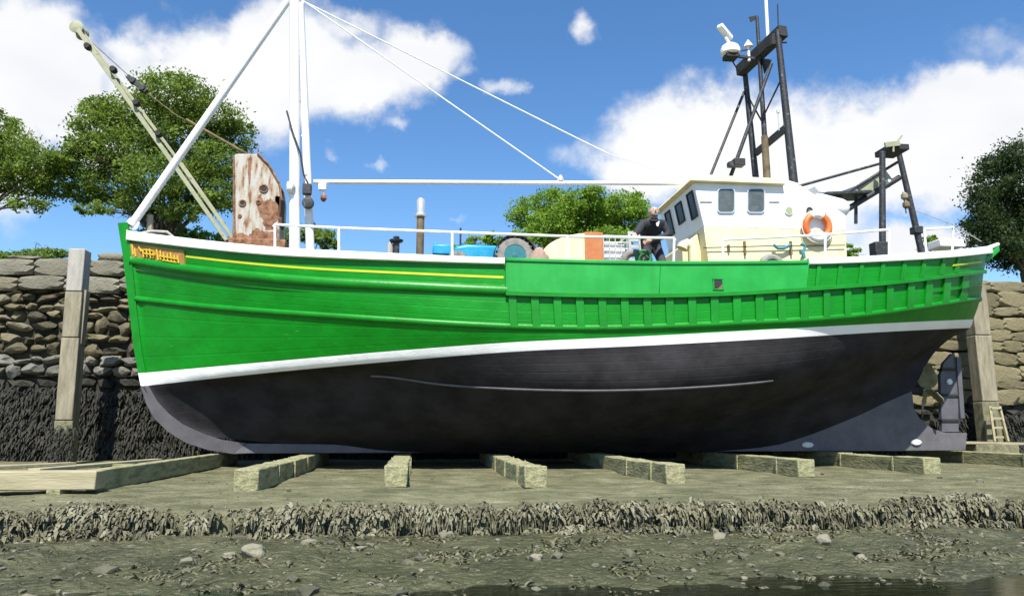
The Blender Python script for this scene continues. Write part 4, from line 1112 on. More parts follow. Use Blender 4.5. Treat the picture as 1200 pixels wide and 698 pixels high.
mb = MB(); mb.tube([P(1071, 246, GB), P(1115, 262, 14.4), P(1150, 283, 14)], .008, n=5); build(mb, 'stern_wire', 'post_grey', gn)
mb = MB(); mb.box(P(1074, 270, GB), (.2, .2, .16)); build(mb, 'gantry_bracket', 'dark_steel', gn, bevel=.02)

# ------------------------------------------------------------------ things on deck
# wire basket
YW = YC - .8
a = P(707, 276, YW); b = P(735, 304, YW); dk = deckz(a.x)
bk = empty('wire_basket', ((a.x + b.x) / 2, YW + .3, dk), 'white slatted wire basket on deck beside the orange panel', 'basket')
mb = MB()
W_, H_ = b.x - a.x, a.z - dk
for z in np.linspace(dk + .02, a.z, 13): 
    for (x0, y0, x1, y1) in ((a.x, YW, b.x, YW), (b.x, YW, b.x, YW + .6), (a.x, YW + .6, b.x, YW + .6), (a.x, YW, a.x, YW + .6)): mb.bar((x0, y0, z), (x1, y1, z), .05, .012)
build(mb, 'slats', 'white_paint', bk)
mb = MB()
for x in np.linspace(a.x, b.x, 5):
    for y in (YW - .01, YW + .61): mb.bar((x, y, dk), (x, y, a.z), .014, .014)
build(mb, 'frame', 'aluminium', bk)
mb = MB(); mb.box(((a.x + b.x) / 2, YW + .3, dk + H_ * .46), (W_ * .9, .5, H_ * .88)); build(mb, 'liner', 'white_chip', bk, bevel=.02)
# folding step ladder / chair
YS = YC - .75
a = P(736, 271, YS); b = P(753, 304, YS); dk = deckz(a.x)
sl_ = empty('step_ladder', ((a.x + b.x) / 2, YS, dk), 'small aluminium step ladder standing on deck left of the man', 'ladder')
for (x0, x1) in ((737, 739), (748, 752)):
    mb = MB(); p0 = P(x0, 271, YS); p1 = P(x1, 304, YS); d_ = (p1 - p0) * ((p0.z - dk) / (p0.z - p1.z)); mb.bar(p0, p0 + d_, .03, .05); build(mb, 'rail', 'aluminium', sl_)
for py in (273, 281, 289, 297, 305, 313):
    mb = MB(); mb.bar(P(737, py, YS), P(750, py, YS), .03, .06); build(mb, 'rung', 'aluminium', sl_)
# tyre and green hose
mb = MB(); mb.torus(P(743, 309, YC - 1.35), (.25, 1, 0), .20, .07, n=30, m_=10); tag(build(mb, 'tyre_fender', 'rubber_dusty'), 'dark tyre standing inside the bulwark left of the man', 'tyre', 'tyres on deck')
mb = MB(); mb.torus(P(754, 302, YC - 1.5), (.1, 1, 0), .13, .026, n=24, m_=8); mb.torus(P(756, 304, YC - 1.46), (.1, 1, .2), .11, .026, n=24, m_=8)
tag(build(mb, 'hose_coil', 'rope_green', smooth=60), 'coiled green hose hung inside the bulwark in front of the man', 'hose')
# pink bundle
c = P(631, 302, YC - 1.2); mb = MB(); v_, f_ = rockverts((c.x, c.y, deckz(c.x) + .32), (.48, .5, .78), 3, .25, .35, seed=5); mb.add(v_, f_, 0)
zt = P(625, 292, YC - 1.2).z; k_ = (zt - deckz(c.x)) / .72
mb.v = [(v[0], v[1], deckz(c.x) + (v[2] - deckz(c.x)) * k_) for v in mb.v]
tag(build(mb, 'canvas_bundle', 'pink_cloth', smooth=60), 'faded pinkish canvas bundle on deck left of the yellow winch hood', 'bundle')

# ------------------------------------------------------------------ man
def person():
    YP = 13.0
    hc = P(766, 249, YP); dk = deckz(hc.x)
    root = empty('person', (hc.x, YP + .1, dk), 'bald bearded man in dark jacket leaning with one hand on the white rail', 'person')
    X = hc.x
    def pp(px, py, Y): return P(px, py, Y)
    H = hc
    hip = Vector((X + .03, YP + .32, pp(766, 286, YP + .3).z))
    J = {}
    J['pel'] = hip
    J['waist'] = hip + Vector((-.01, -.04, .17))
    J['chest'] = Vector((X + .0, YP + .10, pp(765, 264, YP + .1).z))
    J['neckb'] = Vector((X + .01, YP + .04, pp(766, 257, YP).z))
    J['neck'] = Vector((X + .005, YP + .0, pp(766, 253.5, YP).z))
    J['head'] = Vector((X, YP - .02, pp(766, 249.5, YP).z)); J['crown'] = Vector((X - .0, YP - .01, pp(766, 242.5, YP).z))
    hand_l = P(743.5, 276.5, 12.45)
    J['shl'] = Vector((X - .2, YP + .09, pp(752, 261, YP).z)); J['ell'] = Vector((P(750, 270, YP - .2).x - .01, YP - .12, P(748, 271, YP - .1).z)); J['wrl'] = hand_l + Vector((.03, .10, .05)); J['hal'] = hand_l + Vector((0, .02, .03))
    J['shr'] = Vector((X + .21, YP + .09, pp(777, 261, YP).z)); J['elr'] = Vector((X + .28, YP + .06, pp(781, 274, YP).z)); J['wrr'] = P(765, 281, YP - .12); J['har'] = P(758, 283, YP - .16)
    kneeL = Vector((X - .10, YP - .02, dk + .52)); kneeR = Vector((X + .2, YP - .06, dk + .54))
    J['hpl'] = hip + Vector((-.1, 0, -.06)); J['hpr'] = hip + Vector((.11, 0, -.06)); J['knl'] = kneeL; J['knr'] = kneeR
    J['anl'] = Vector((kneeL.x - .02, YP + .22, dk + .09)); J['anr'] = Vector((kneeR.x + .03, YP + .16, dk + .09)); J['tol'] = J['anl'] + Vector((-.03, -.2, -.05)); J['tor'] = J['anr'] + Vector((.03, -.2, -.05))
    rad = dict(pel=(.17, .13), waist=(.18, .15), chest=(.20, .15), neckb=(.09, .08), neck=(.062, .062), head=(.092, .108), crown=(.072, .09), shl=(.085, .085), ell=(.07, .07), wrl=(.042, .042), hal=(.035, .045),
               shr=(.085, .085), elr=(.07, .07), wrr=(.042, .042), har=(.035, .045), hpl=(.105, .105), hpr=(.105, .105), knl=(.075, .075), knr=(.075, .075), anl=(.05, .05), anr=(.05, .05), tol=(.045, .04), tor=(.045, .04))
    names = list(J); E_ = [('pel', 'waist'), ('waist', 'chest'), ('chest', 'neckb'), ('neckb', 'neck'), ('neck', 'head'), ('head', 'crown'), ('chest', 'shl'), ('shl', 'ell'), ('ell', 'wrl'), ('wrl', 'hal'), ('chest', 'shr'), ('shr', 'elr'), ('elr', 'wrr'), ('wrr', 'har'),
                           ('pel', 'hpl'), ('hpl', 'knl'), ('knl', 'anl'), ('anl', 'tol'), ('pel', 'hpr'), ('hpr', 'knr'), ('knr', 'anr'), ('anr', 'tor')]
    # fingers
    for side, h_, dirs in (('l', 'hal', Vector((-.2, -.55, -.8))), ('r', 'har', Vector((-.9, -.2, -.35)))):
        base = J[h_]
        for k in range(4):
            a = base + (Vector((.03 - .02 * k, -.02, 0)) if side == 'l' else Vector((0, -.01, .03 - .02 * k))) + dirs * .03
            b = a + dirs * (.035 + .006 * (1.5 - abs(k - 1.5))); c = b + (dirs + Vector((0, .7, -.4))).normalized() * .03
            for q, n_, rr in ((a, 'a', .0095), (b, 'b', .009), (c, 'c', .0075)):
                J[f'f{side}{k}{n_}'] = q; rad[f'f{side}{k}{n_}'] = (rr, rr); names.append(f'f{side}{k}{n_}')
            E_ += [(h_, f'f{side}{k}a'), (f'f{side}{k}a', f'f{side}{k}b'), (f'f{side}{k}b', f'f{side}{k}c')]
        t1_ = base + (Vector((.045, -.01, -.01)) if side == 'l' else Vector((-.02, -.03, .04))); t2_ = t1_ + dirs * .03
        for q, n_ in ((t1_, 't1'), (t2_, 't2')):
            J[side + n_] = q; rad[side + n_] = (.011, .010); names.append(side + n_)
        E_ += [(h_, side + 't1'), (side + 't1', side + 't2')]
    me = bpy.data.meshes.new('tmp'); o0 = Vector(root.location)
    me.from_pydata([J[n] - o0 for n in names], [(names.index(a), names.index(b)) for a, b in E_], [])
    o = bpy.data.objects.new('tmp', me); COL.objects.link(o)
    md = o.modifiers.new('skin', 'SKIN'); md.use_smooth_shade = True
    sk_ = me.skin_vertices[0].data if len(me.skin_vertices) else None
    if sk_ is None:
        bpy.context.view_layer.objects.active = o; sk_ = me.skin_vertices.new().data
    for i, n in enumerate(names): sk_[i].radius = rad[n]; sk_[i].use_root = (n == 'pel')
    s_ = o.modifiers.new('sub', 'SUBSURF'); s_.levels = 2; s_.render_levels = 2
    dg = bpy.context.evaluated_depsgraph_get(); dg.update()
    me2 = bpy.data.meshes.new_from_object(o.evaluated_get(dg)); bpy.data.objects.remove(o)
    me2.materials.clear()
    for m_ in ('jacket', 'trousers', 'skin', 'rubber'): me2.materials.append(MATS[m_])
    zhip = hip.z - o0.z; zneck = J['neck'].z - o0.z - .035
    hands = [J['hal'] - o0, J['har'] - o0]
    for p in me2.polygons:
        c = p.center; k = 0
        if c.z < zhip - .02: k = 1
        if c.z < .12: k = 3
        if c.z > zneck: k = 2
        if any((c - h).length < .085 for h in hands): k = 2
        p.material_index = k; p.use_smooth = True
    body = bpy.data.objects.new('body', me2); COL.objects.link(body); body.parent = root
    # face: beard, nose, ears, eyes
    Hc = J['head'].lerp(J['crown'], .35)
    def blob(name, off_, size, m_, par, seed=0):
        mb = MB(); v_, f_ = rockverts(Hc + Vector(off_), size, 2, .08, .1, seed=seed); mb.add(v_, f_); return build(mb, name, m_, par, smooth=80)
    blob('beard', (0, -.050, -.085), (.13, .11, .09), 'beard', root)
    blob('nose', (0, -.108, -.02), (.026, .04, .045), 'skin', root)
    for sx in (-1, 1):
        blob('ear', (sx * .087, .0, -.015), (.014, .035, .055), 'skin', root)
        blob('eye', (sx * .033, -.088, .012), (.02, .012, .009), 'rubber', root)
    blob('mouth', (0, -.103, -.068), (.05, .012, .012), 'rust', root)
    # white emblem on the chest
    c = J['chest']; mb = MB(); mb.prism([c + Vector(v) for v in ((.02, -.155, .0), (.075, -.15, .05), (.09, -.15, .03), (.06, -.155, -.06), (.03, -.158, -.05))], (0, .02, 0)); build(mb, 'chest_emblem', 'badge', root)
    # collar
    mb = MB(); mb.torus(J['neck'] + Vector((0, .02, -.075)), (0, -.25, 1), .075, .026, n=18, m_=8); build(mb, 'collar', 'jacket', root, smooth=60)
person()

# ------------------------------------------------------------------ timber beams under the keel
GB_ = 'timber beams laid across the slip under the keel'
def beam(px, py, width, yb, lab, cuts, name='timber_beam', dark=False):
    f0 = atz(px, py, 0.0); y0 = f0.y
    root = empty(name, (f0.x, y0, GZ), lab, 'beam', GB_)
    ys_ = [y0] + [y0 + c for c in cuts] + [yb]
    r = random.Random(int(px))
    for i in range(len(ys_) - 1):
        a, b = ys_[i] + (.012 if i else 0), ys_[i + 1] - .012
        mb = MB(); jx = r.uniform(-.012, .012); jz = r.uniform(-.02, 0) if i else 0
        nseg = 7; rows = []
        for q in range(nseg + 1):
            yy = a + (b - a) * q / nseg
            for sx, sz in ((-1, -1), (1, -1), (1, 1), (-1, 1)):
                nz = noise.noise(Vector((px * .3 + sx * 2, yy * 1.7, sz * 3)))
                rows.append((f0.x + jx + sx * (width / 2 + .014 * nz), yy + (.012 * nz if q in (0, nseg) else 0), -.13 + jz + sz * .13 + (.016 * noise.noise(Vector((px, yy * 2.3, sx * 4))) if sz > 0 else 0)))
        mb.add(rows, [(4 * q + j, 4 * q + (j + 1) % 4, 4 * q + 4 + (j + 1) % 4, 4 * q + 4 + j) for q in range(nseg) for j in range(4)] + [(3, 2, 1, 0), (4 * nseg, 4 * nseg + 1, 4 * nseg + 2, 4 * nseg + 3)])
        # soften and rough up the ends
        build(mb, 'timber', 'beam_wood', root, bevel=.014)
    for i in range(1, len(ys_) - 1):
        for sx in (-1, 1):
            mb = MB(); mb.box((f0.x + sx * (width / 2 + .012), ys_[i], -.13), (.016, .045, .24)); build(mb, 'batten', 'beam_wood', root)
    return root
beam(288, 549.5, .28, 16.2, 'mossy beam pointing right under the bow keel, second from the left with a green end', (1.3, 2.6, 3.9))
beam(464.5, 545.5, .28, 16.3, 'beam seen almost end on, standing straight below the end of the grey keel strip', (1.5, 3.0))
beam(627, 546, .28, 16.3, 'beam with pale square end below the middle of the hull, left of the man', (.55, 2.0, 3.4))
beam(791.5, 543.5, .25, 16.4, 'beam with pale square end and two battens, below the man on deck', (.65, 1.9, 3.6))
beam(945, 538, .26, 16.4, 'beam with pale square end and long dark side, below the lifebuoy', (.7, 2.2, 3.8))
beam(1092, 536, .28, 16.5, 'beam with pale end below the skeg, right of the beam under the lifebuoy', (.8, 2.4, 4.0))
beam(1262, 533, .28, 16.5, 'rightmost beam running out of the picture below the rudder', (1.0, 2.6, 4.0))
# left: one long timber lengthways on blocks with planks behind
p1 = atz(113, 551.5, 0); p0 = atz(-60, 552.5, 0)
mb = MB(); mb.box(((p0.x + p1.x) / 2, p1.y + .14, -.10), (p1.x - p0.x, .28, .20)); tag(build(mb, 'timber_beam', 'beam_new', bevel=.012), 'pale yellowish timber lying lengthways at the left edge on small blocks', 'beam')
for (px, lab) in ((64, 'small weathered block under the lengthways timber at the left, nearer its end'), (-20, 'small block under the far left end of the lengthways timber')):
    q = atz(px, 575, -.21); mb = MB(); mb.box((q.x, p1.y + .16, -.235), (.15, .22, .06)); mb.box((q.x, p1.y + .05, -.245), (.14, .12, .10)); tag(build(mb, 'wood_block', 'beam_wood', bevel=.01), lab, 'block', 'blocks under the left timber')
pa = atz(108, 550.5, 0)
mb = MB(); mb.box((pa.x - .02, (p1.y + .3 + 16.0) / 2, -.12), (.16, 16.0 - p1.y - .3, .24)); tag(build(mb, 'timber_beam', 'beam_wood', bevel=.012), 'narrow beam running back from the end of the lengthways timber at the left', 'beam', GB_)
for (xa, ya, xb, yb, lab, zt) in ((40, 548.5, 185, 537, 'thin pale plank lying behind the lengthways timber, reaching towards the bow keel', .02), (-10, 545.5, 85, 541, 'short thin plank lying behind the left end of the lengthways timber', .03)):
    a = atz(xa, ya, zt); b = atz(xb, yb, zt); mb = MB(); d_ = (b - a).normalized(); ang = math.atan2(d_.y, d_.x)
    mb.box(((a + b) / 2) + Vector((0, 0, -.02)), ((b - a).length, .14, .04), 0, Matrix.Rotation(ang, 3, 'Z')); tag(build(mb, 'plank', 'beam_new', bevel=.006), lab, 'plank', 'planks at the left of the slip')
    mb2 = MB()
# supports for those planks
q = atz(90, 546, 0); mb = MB(); mb.box((q.x - 1.0, q.y + .6, -.12), (3.0, .2, .24)); tag(build(mb, 'timber_beam', 'beam_side', bevel=.01), 'dark cross timber under the thin planks at the left', 'beam')
# plank at the right by the skeg
a = atz(1125, 518, .12); b = atz(1210, 520, .12)
a = P(1126, 518, 15.6); b = P(1200, 519.5, 15.6)
mb = MB(); mb.bar(a, b, .3, .05); tag(build(mb, 'plank', 'beam_new'), 'thin plank lying behind the skeg at the right edge', 'plank')
mb = MB(); mb.box(((a.x + b.x) / 2, 15.7, (a.z + GZ) / 2 - .03), (1.0, .5, a.z - GZ - .03)); tag(build(mb, 'wood_block', 'post_weed', bevel=.02), 'dark weedy block holding up the thin plank at the right edge', 'block')

# ------------------------------------------------------------------ posts at the quay
GP = 'fender posts standing against the quay wall'
def post(name, lab, x0px, xy_top, xy_bot, Y, w_, d_, mats, splits, lean=True):
    a = at(*xy_top, Y); b = at(*xy_bot, Y)
    root = empty(name, (b.x, Y, GZ), lab, 'post', GP)
    zt = a.z; prev = zt; dirv_ = (b - a) / (a.z - b.z)
    levels = [zt] + [at(xy_top[0], s_, Y).z for s_ in splits] + [GZ - .1]
    for i in range(len(levels) - 1):
        z1, z0 = levels[i], levels[i + 1]
        c1 = a + dirv_ * (zt - z1); c0 = a + dirv_ * (zt - z0); g = .012 if i else 0
        mb = MB(); hw_, hd = w_ / 2 * (1 + .03 * i), d_ / 2
        vs = []
        for c, z in ((c0, z0), (c1, z1 - g)):
            for sx, sy in ((-1, -1), (1, -1), (1, 1), (-1, 1)): vs.append((c.x + sx * hw_, Y + hd + sy * hd, z))
        mb.add(vs, [(0, 3, 2, 1), (4, 5, 6, 7), (0, 1, 5, 4), (1, 2, 6, 5), (2, 3, 7, 6), (3, 0, 4, 7)]); build(mb, 'post_section', mats[min(i, len(mats) - 1)], root, bevel=.02)
    return root
lp = post('fender_post', 'tall weathered timber post standing left of the bow', 0, (90, 291), (72, 520), 16.1, .31, .34, ['post_grey', 'post_tan', 'post_tan', 'post_weed'], (341, 395, 492))
a = at(105, 342, 16.0)
mb = MB(); mb.box((at(99, 372, 16.35).x, 16.3, at(99, 372, 16.3).z), (.1, .2, 1.1)); build(mb, 'cheek_plank', 'post_tan', lp, bevel=.01)
rp_ = post('fender_post', 'leaning pale timber post standing right of the rudder', 0, (1146, 330), (1166, 515), 17.1, .42, .34, ['post_tan', 'post_tan', 'post_weed'], (392, 470))
sp = []
for i in range(200):
    z = r.uniform(GZ, .5); t = (z - GZ) / 4.6
    sp.append(((at(72, 520, 16.1).x + r.uniform(-.22, .24), 16.07, z), (0, -.6, -.2), .45))
ribbons(sp, (.08, .2), (.012, .03), .7, 'weed_wall', 'post_seaweed', lp, seed=9)['kind'] = 'stuff'
# short ladder at the right post
YL = 16.7
ld = empty('ladder', at(1172, 516, YL), 'short pale wooden ladder leaning at the foot of the right post', 'ladder')
for (x0, x1) in ((1160, 1166), (1171, 1181)):
    mb = MB(); mb.bar(at(x0, 476, YL + .15), at(x1, 517, YL), .05, .07); build(mb, 'rail', 'beam_new', ld, bevel=.005)
for (y_, k) in ((478, 0), (490, 1), (501, 2), (512, 3)):
    mb = MB(); mb.bar(at(1161 + k * 1.3, y_, YL + .1), at(1173 + k * 2.2, y_, YL + .1), .05, .05); build(mb, 'rung', 'beam_new', ld, bevel=.005)

# ------------------------------------------------------------------ crane on the quay
YK = 19.6
def K(x, y, dy=0): return at(x, y, YK + dy)
base_z = WT
ck = empty('quay_crane', (K(300, 280).x, YK + .3, base_z), 'old rusty crane on the quay with cream boom raised over the bow', 'crane')
mb = MB()
sidep = [(273, 184), (276, 180), (302, 180), (314, 192), (327, 214), (329, 232), (327, 281), (272, 281)]
mb.prism([K(x, y) for x, y in sidep], (0, .9, 0), 0)
hs_ = build(mb, 'housing', ['rusty_white'], ck, bevel=.03)
# rust patches as dented plates slightly proud
def patch(pts, m_='rust', o=-.006, th=.004):
    mb = MB(); out_ = []
    rr = random.Random(int(pts[0][0]) * 7)
    n_ = len(pts)
    for i in range(n_):
        a, b = pts[i], pts[(i + 1) % n_]
        for t in (0, .2, .4, .6, .8):
            out_.append(K(a[0] + (b[0] - a[0]) * t + rr.uniform(-1.2, 1.2) * (.4 if len(pts) < 6 else 1), a[1] + (b[1] - a[1]) * t + rr.uniform(-1.2, 1.2), o))
    mb.prism(out_, (0, th, 0)); return mb
for i, pts in enumerate(([(301, 230), (305, 227), (309, 235), (318, 233), (326, 240), (327, 256), (321, 262), (326, 270), (311, 268), (307, 257), (302, 246)], [(273, 274), (282, 272), (291, 276), (300, 268), (312, 272), (326, 270), (326, 280), (272, 280)],
                         [(291, 186), (293.5, 184), (294, 205), (291.5, 222), (290.5, 205)])):
    build(patch(pts, o=-.006 - .001 * i), 'rust_patch', 'rust', hs_, smooth=0)
mb = MB(); mb.tube([K(275, 280, -.02), K(274, 183, -.02)], .025, n=6); mb.tube([K(302, 180, -.02), K(315, 193, -.02), K(327, 214, -.02), K(330, 235, -.02)], .03, n=6); build(mb, 'edge_angle', 'rust', hs_)
for (x, y, rr) in ((284, 238, .075), (309, 221, .10), (281, 253, .03), (303, 237, .05)):
    mb = MB(); mb.torus(K(x, y, -.01), (0, 1, 0), rr, .022, n=18, m_=6); build(mb, 'access_ring', 'rust', hs_)
    mb = MB(); mb.lathe([(rr, 0), (rr * .9, .012)], K(x, y, .0), (0, -1, 0), n=16); build(mb, 'hole_shade_disc', 'rubber', hs_)  # dark disc painted for the shade inside the hole, nothing is cut
for (c_, s3) in ((K(327, 250, .3), (.18, .6, .8)), (K(325, 228, .3), (.25, .5, .3)), (K(329, 262, .2), (.12, .4, .25))):
    mb = MB(); mb.box(c_, s3); build(mb, 'machinery', 'rust_dark', hs_, bevel=.03)
mb = MB(); mb.box((K(300, 280).x, YK + .45, (K(300, 281).z + base_z) / 2), (1.5, 1.2, K(300, 281).z - base_z)); build(mb, 'crane_base', 'rust', ck, bevel=.03)
# boom: two side members with lacing, joined at the head
tip = K(93, 33); foot = K(272, 284)
mb = MB(); mb.bar(K(92, 36, -.1), K(206, 196, -.12), .13, .11); mb.bar(K(206, 196, -.12), K(266, 282, -.14), .11, .10); bo = build(mb, 'boom', 'crane_cream', ck, bevel=.01)
mb = MB(); mb.bar(K(96, 37, .06), K(212, 192, .08), .08, .08); mb.bar(K(212, 192, .08), K(273, 279, .08), .11, .10); build(mb, 'boom_side', 'crane_cream', bo, bevel=.01)
mb = MB(); mb.lathe([(.1, -.22), (.17, -.2), (.12, -.05), (.12, .05), (.17, .2), (.1, .22)], K(93, 36, .1), (0, 1, 0), n=18); build(mb, 'head_sheave', 'crane_cream', bo)
for (x, y) in ((133, 82), (160, 121), (186, 157), (103, 55)):
    mb = MB(); mb.lathe([(.07, -.1), (.09, 0), (.07, .1)], K(x, y, -.2), (0, 1, 0), n=12); build(mb, 'boom_roller', 'rubber', bo)
mb = MB(); mb.tube([K(97, 40, .1), K(152, 90, .1)], .012, n=6); build(mb, 'hoist_wire', 'rust_post', ck)
mb = MB(); mb.tube([K(171, 108, .1), K(205, 134, .1), K(230, 148, .1)], .014, n=6); mb.tube([K(218, 140, .1), K(292, 182, .2)], .035, n=8); build(mb, 'luffing_cable', 'rust_post', ck)
mb = MB(); mb.bar(K(150, 90, .1), K(172, 108, .1), .14, .12); mb.lathe([(.08, -.1), (.1, 0), (.08, .1)], K(156, 95, .1), (0, 1, 0), n=12); mb.lathe([(.08, -.1), (.1, 0), (.08, .1)], K(167, 104, .1), (0, 1, 0), n=12); build(mb, 'pulley_block', 'dark_steel', ck, bevel=.01)

# ------------------------------------------------------------------ blue tractor on the quay
YT = 19.0
RW = .47
while at(603, 300, YT).z - RW < WT - .02: YT += .05
hub = at(603, 300, YT); tz = hub.z - RW; hubz = hub.z
tr = empty('tractor', (hub.x - .9, YT + .5, tz), 'old blue tractor parked on the quay behind the boat, only its bonnet and mudguard showing', 'tractor')
def wheel(c, R_, w_, rim, nm):
    mb = MB(); mb.lathe([(R_ * .6, -w_ / 2), (R_ * .9, -w_ / 2), (R_, -w_ * .3), (R_, w_ * .3), (R_ * .9, w_ / 2), (R_ * .6, w_ / 2)], c, (0, 1, 0), n=32, cap=False)
    for k in range(24):
        a = 2 * math.pi * k / 24; mb.box(c + Vector((math.cos(a) * R_, 0, math.sin(a) * R_)), (.03, w_ * .9, .035), 0, Matrix.Rotation(-a, 3, 'Y'))
    o = build(mb, nm, 'rubber_dusty', tr)
    mb = MB(); mb.lathe([(R_ * .6, -w_ * .46), (R_ * .5, -w_ * .2), (R_ * .18, -w_ * .15), (R_ * .15, -w_ * .5), (R_ * .02, -w_ * .52), (R_ * .02, w_ * .3), (R_ * .58, w_ * .3)], c, (0, 1, 0), n=24); build(mb, 'rim', rim, o)
HZ = hubz
for dy in (0, 1.0): wheel(Vector((hub.x, YT + dy, HZ)), RW, .26, 'teal', 'rear_wheel')
for dy in (.05, 1.0): wheel(Vector((hub.x - 1.45, YT + dy, tz + .28)), .28, .15, 'teal', 'front_wheel')
top_z = at(560, 287, YT + .5).z; bot_z = at(560, 301, YT + .5).z
xa = at(508, 290, YT + .5).x; xb = at(585, 290, YT + .5).x
mb = MB(); xm = at(531, 290, YT + .5).x
mb.prism([(xm, YT + .38, bot_z - .12), (xb, YT + .38, bot_z - .12), (xb, YT + .38, top_z - .02), (xm + .35, YT + .38, top_z), (xm + .08, YT + .38, top_z - .06), (xm, YT + .38, top_z - .14)], (0, .5, 0)); build(mb, 'bonnet', 'tractor_blue', tr, bevel=.07)
mb = MB(); mb.box(((xa + xm) / 2 - .02, YT + .6, top_z - .17), (xm - xa, .45, .26)); mb.box((xa + .05, YT + .6, top_z - .08), (.1, .3, .22)); build(mb, 'grille', 'tractor_blue', tr, bevel=.03)
mb = MB(); mb.box(((xm + xb) / 2, YT + .63, bot_z - .25), (xb - xa, .3, .36)); build(mb, 'engine', 'rubber', tr, bevel=.02)
p = at(540, 266, YT + .4); mb = MB(); mb.tube([(p.x, YT + .5, top_z - .3), (p.x, YT + .5, p.z)], .025); build(mb, 'exhaust_stack', 'dark_steel', tr)
p = at(557, 279, YT + .4); mb = MB(); mb.lathe([(.03, -.2), (.03, 0), (.06, .02), (.05, .06)], (p.x, YT + .6, p.z), n=10); build(mb, 'air_cleaner', 'dark_steel', tr)
for dy in (-.16, .84):
    mb = MB(); rows = []
    for k in range(19):
        a = R(-5 + 190 * k / 18); rr = RW + .045
        for (q, y_) in ((rr, -.0), (rr, .34), (rr + .02, .34), (rr + .02, 0)): rows.append(Vector((hub.x + math.cos(a) * q, YT + dy + y_ - .0, HZ + math.sin(a) * q)))
    mb.add(rows, [(4 * i + j, 4 * i + (j + 1) % 4, 4 * i + 4 + (j + 1) % 4, 4 * i + 4 + j) for i in range(18) for j in range(4)]); build(mb, 'mudguard', 'rubber', tr)
mb = MB(); mb.torus((hub.x - .35, YT + .62, top_z + .02), (-.5, 0, 1), .17, .014, n=24, m_=6); mb.tube([(hub.x - .35, YT + .62, top_z + .02), (hub.x - .55, YT + .62, top_z - .3)], .02, n=6); build(mb, 'steering_wheel', 'rubber', tr)
mb = MB(); mb.box((hub.x + .15, YT + .62, HZ + .12), (.4, .42, .08)); mb.box((hub.x + .34, YT + .62, HZ + .24), (.06, .42, .24)); build(mb, 'seat', 'rubber', tr, bevel=.02)
mb = MB(); mb.tube([(hub.x, YT - .1, HZ), (hub.x, YT + 1.0, HZ)], .07); mb.box((hub.x - .45, YT + .55, HZ - .05), (1.2, .24, .24)); mb.tube([(hub.x - 1.45, YT, tz + .28), (hub.x - 1.45, YT + 1.0, tz + .28)], .05); mb.box((hub.x - 1.3, YT + .55, tz + .36), (.6, .18, .2)); build(mb, 'chassis', 'tractor_blue', tr, bevel=.02)

# ------------------------------------------------------------------ trees
def tree(name, lab, base, clumps, leafm, nleaf, lsize, trunk_r=.16, group='trees behind the quay', seed=1, cat='tree', branches=True, flat=.55, shell=.75):
    r = random.Random(seed); base = Vector(base)
    root = empty(name, base, lab, cat, group)
    mb = MB(); cs = [Vector(c[0]) for c in clumps]
    cen = sum(cs, Vector()) / len(cs); fork = base.lerp(Vector((cen.x, cen.y, base.z)), .3); fork.z = base.z + (min(c.z for c in cs) - base.z) * .75
    mb.tube([base, base.lerp(fork, .5) + Vector((r.uniform(-.08, .08), 0, 0)), fork], [trunk_r * 1.3, trunk_r, trunk_r * .9], n=9)
    trunk = build(mb, 'trunk', 'bark', root)
    mb = MB()
    for c, (cc, rad) in zip(cs, clumps):
        m1 = fork.lerp(c, .5) + Vector((r.uniform(-.3, .3), r.uniform(-.3, .3), r.uniform(.0, .4)))
        mb.tube([fork + Vector((0, 0, -.05)), m1, c, c + Vector((r.uniform(-.3, .3), r.uniform(-.2, .2), rad[2] * .5))], [trunk_r * .45, trunk_r * .25, trunk_r * .12, .008], n=6)
        for k in range(5):
            d_ = Vector((r.gauss(0, 1) * rad[0], r.gauss(0, 1) * rad[1], r.gauss(0, .5) * rad[2])) * .7
            st_ = m1.lerp(c, r.random()); mb.tube([st_, st_ + d_ * .5 + Vector((0, 0, .05)), st_ + d_], [trunk_r * .09, trunk_r * .06, .005], n=4, cap=False)
    build(mb, 'branches', 'bark', trunk)
    # leaves
    tot = sum(x[1][0] * x[1][2] for x in clumps); vs = []; fs = []
    for (c, rad) in clumps:
        c = Vector(c); k = int(nleaf * rad[0] * rad[2] / tot)
        # sub-tufts
        nt_ = max(6, k // 42); tufts = []
        for _ in range(nt_):
            d_ = Vector((r.gauss(0, 1), r.gauss(0, 1), r.gauss(0, 1))).normalized(); q = d_ * (shell + (1 - shell) * r.random()) * (1 + .25 * noise.noise(d_ * 2 + c))
            if q.z < 0: q.z *= flat
            tufts.append((Vector((c.x + q.x * rad[0], c.y + q.y * rad[1], c.z + q.z * rad[2])), r.uniform(.10, .22) * (rad[0] + rad[2])))
        for _ in range(k):
            tc_, tr_ = r.choice(tufts)
            p = tc_ + Vector((r.gauss(0, 1) * tr_, r.gauss(0, 1) * tr_, r.gauss(0, .6) * tr_)) * .62
            n_ = Vector((r.gauss(0, 1), r.gauss(0, 1), r.gauss(.6, 1))).normalized(); u = n_.orthogonal().normalized(); w_ = n_.cross(u)
            a = r.uniform(0, 6.28); u2 = u * math.cos(a) + w_ * math.sin(a); w2 = n_.cross(u2); s_ = lsize * r.uniform(.6, 1.3)
            o = len(vs); vs += [p - u2 * s_, p + w2 * s_ * .5, p + u2 * s_, p - w2 * s_ * .5]; fs.append((o, o + 1, o + 2, o + 3))
    mb = MB(); mb.add(vs, fs); build(mb, 'crown', leafm, root, smooth=0)
    return root
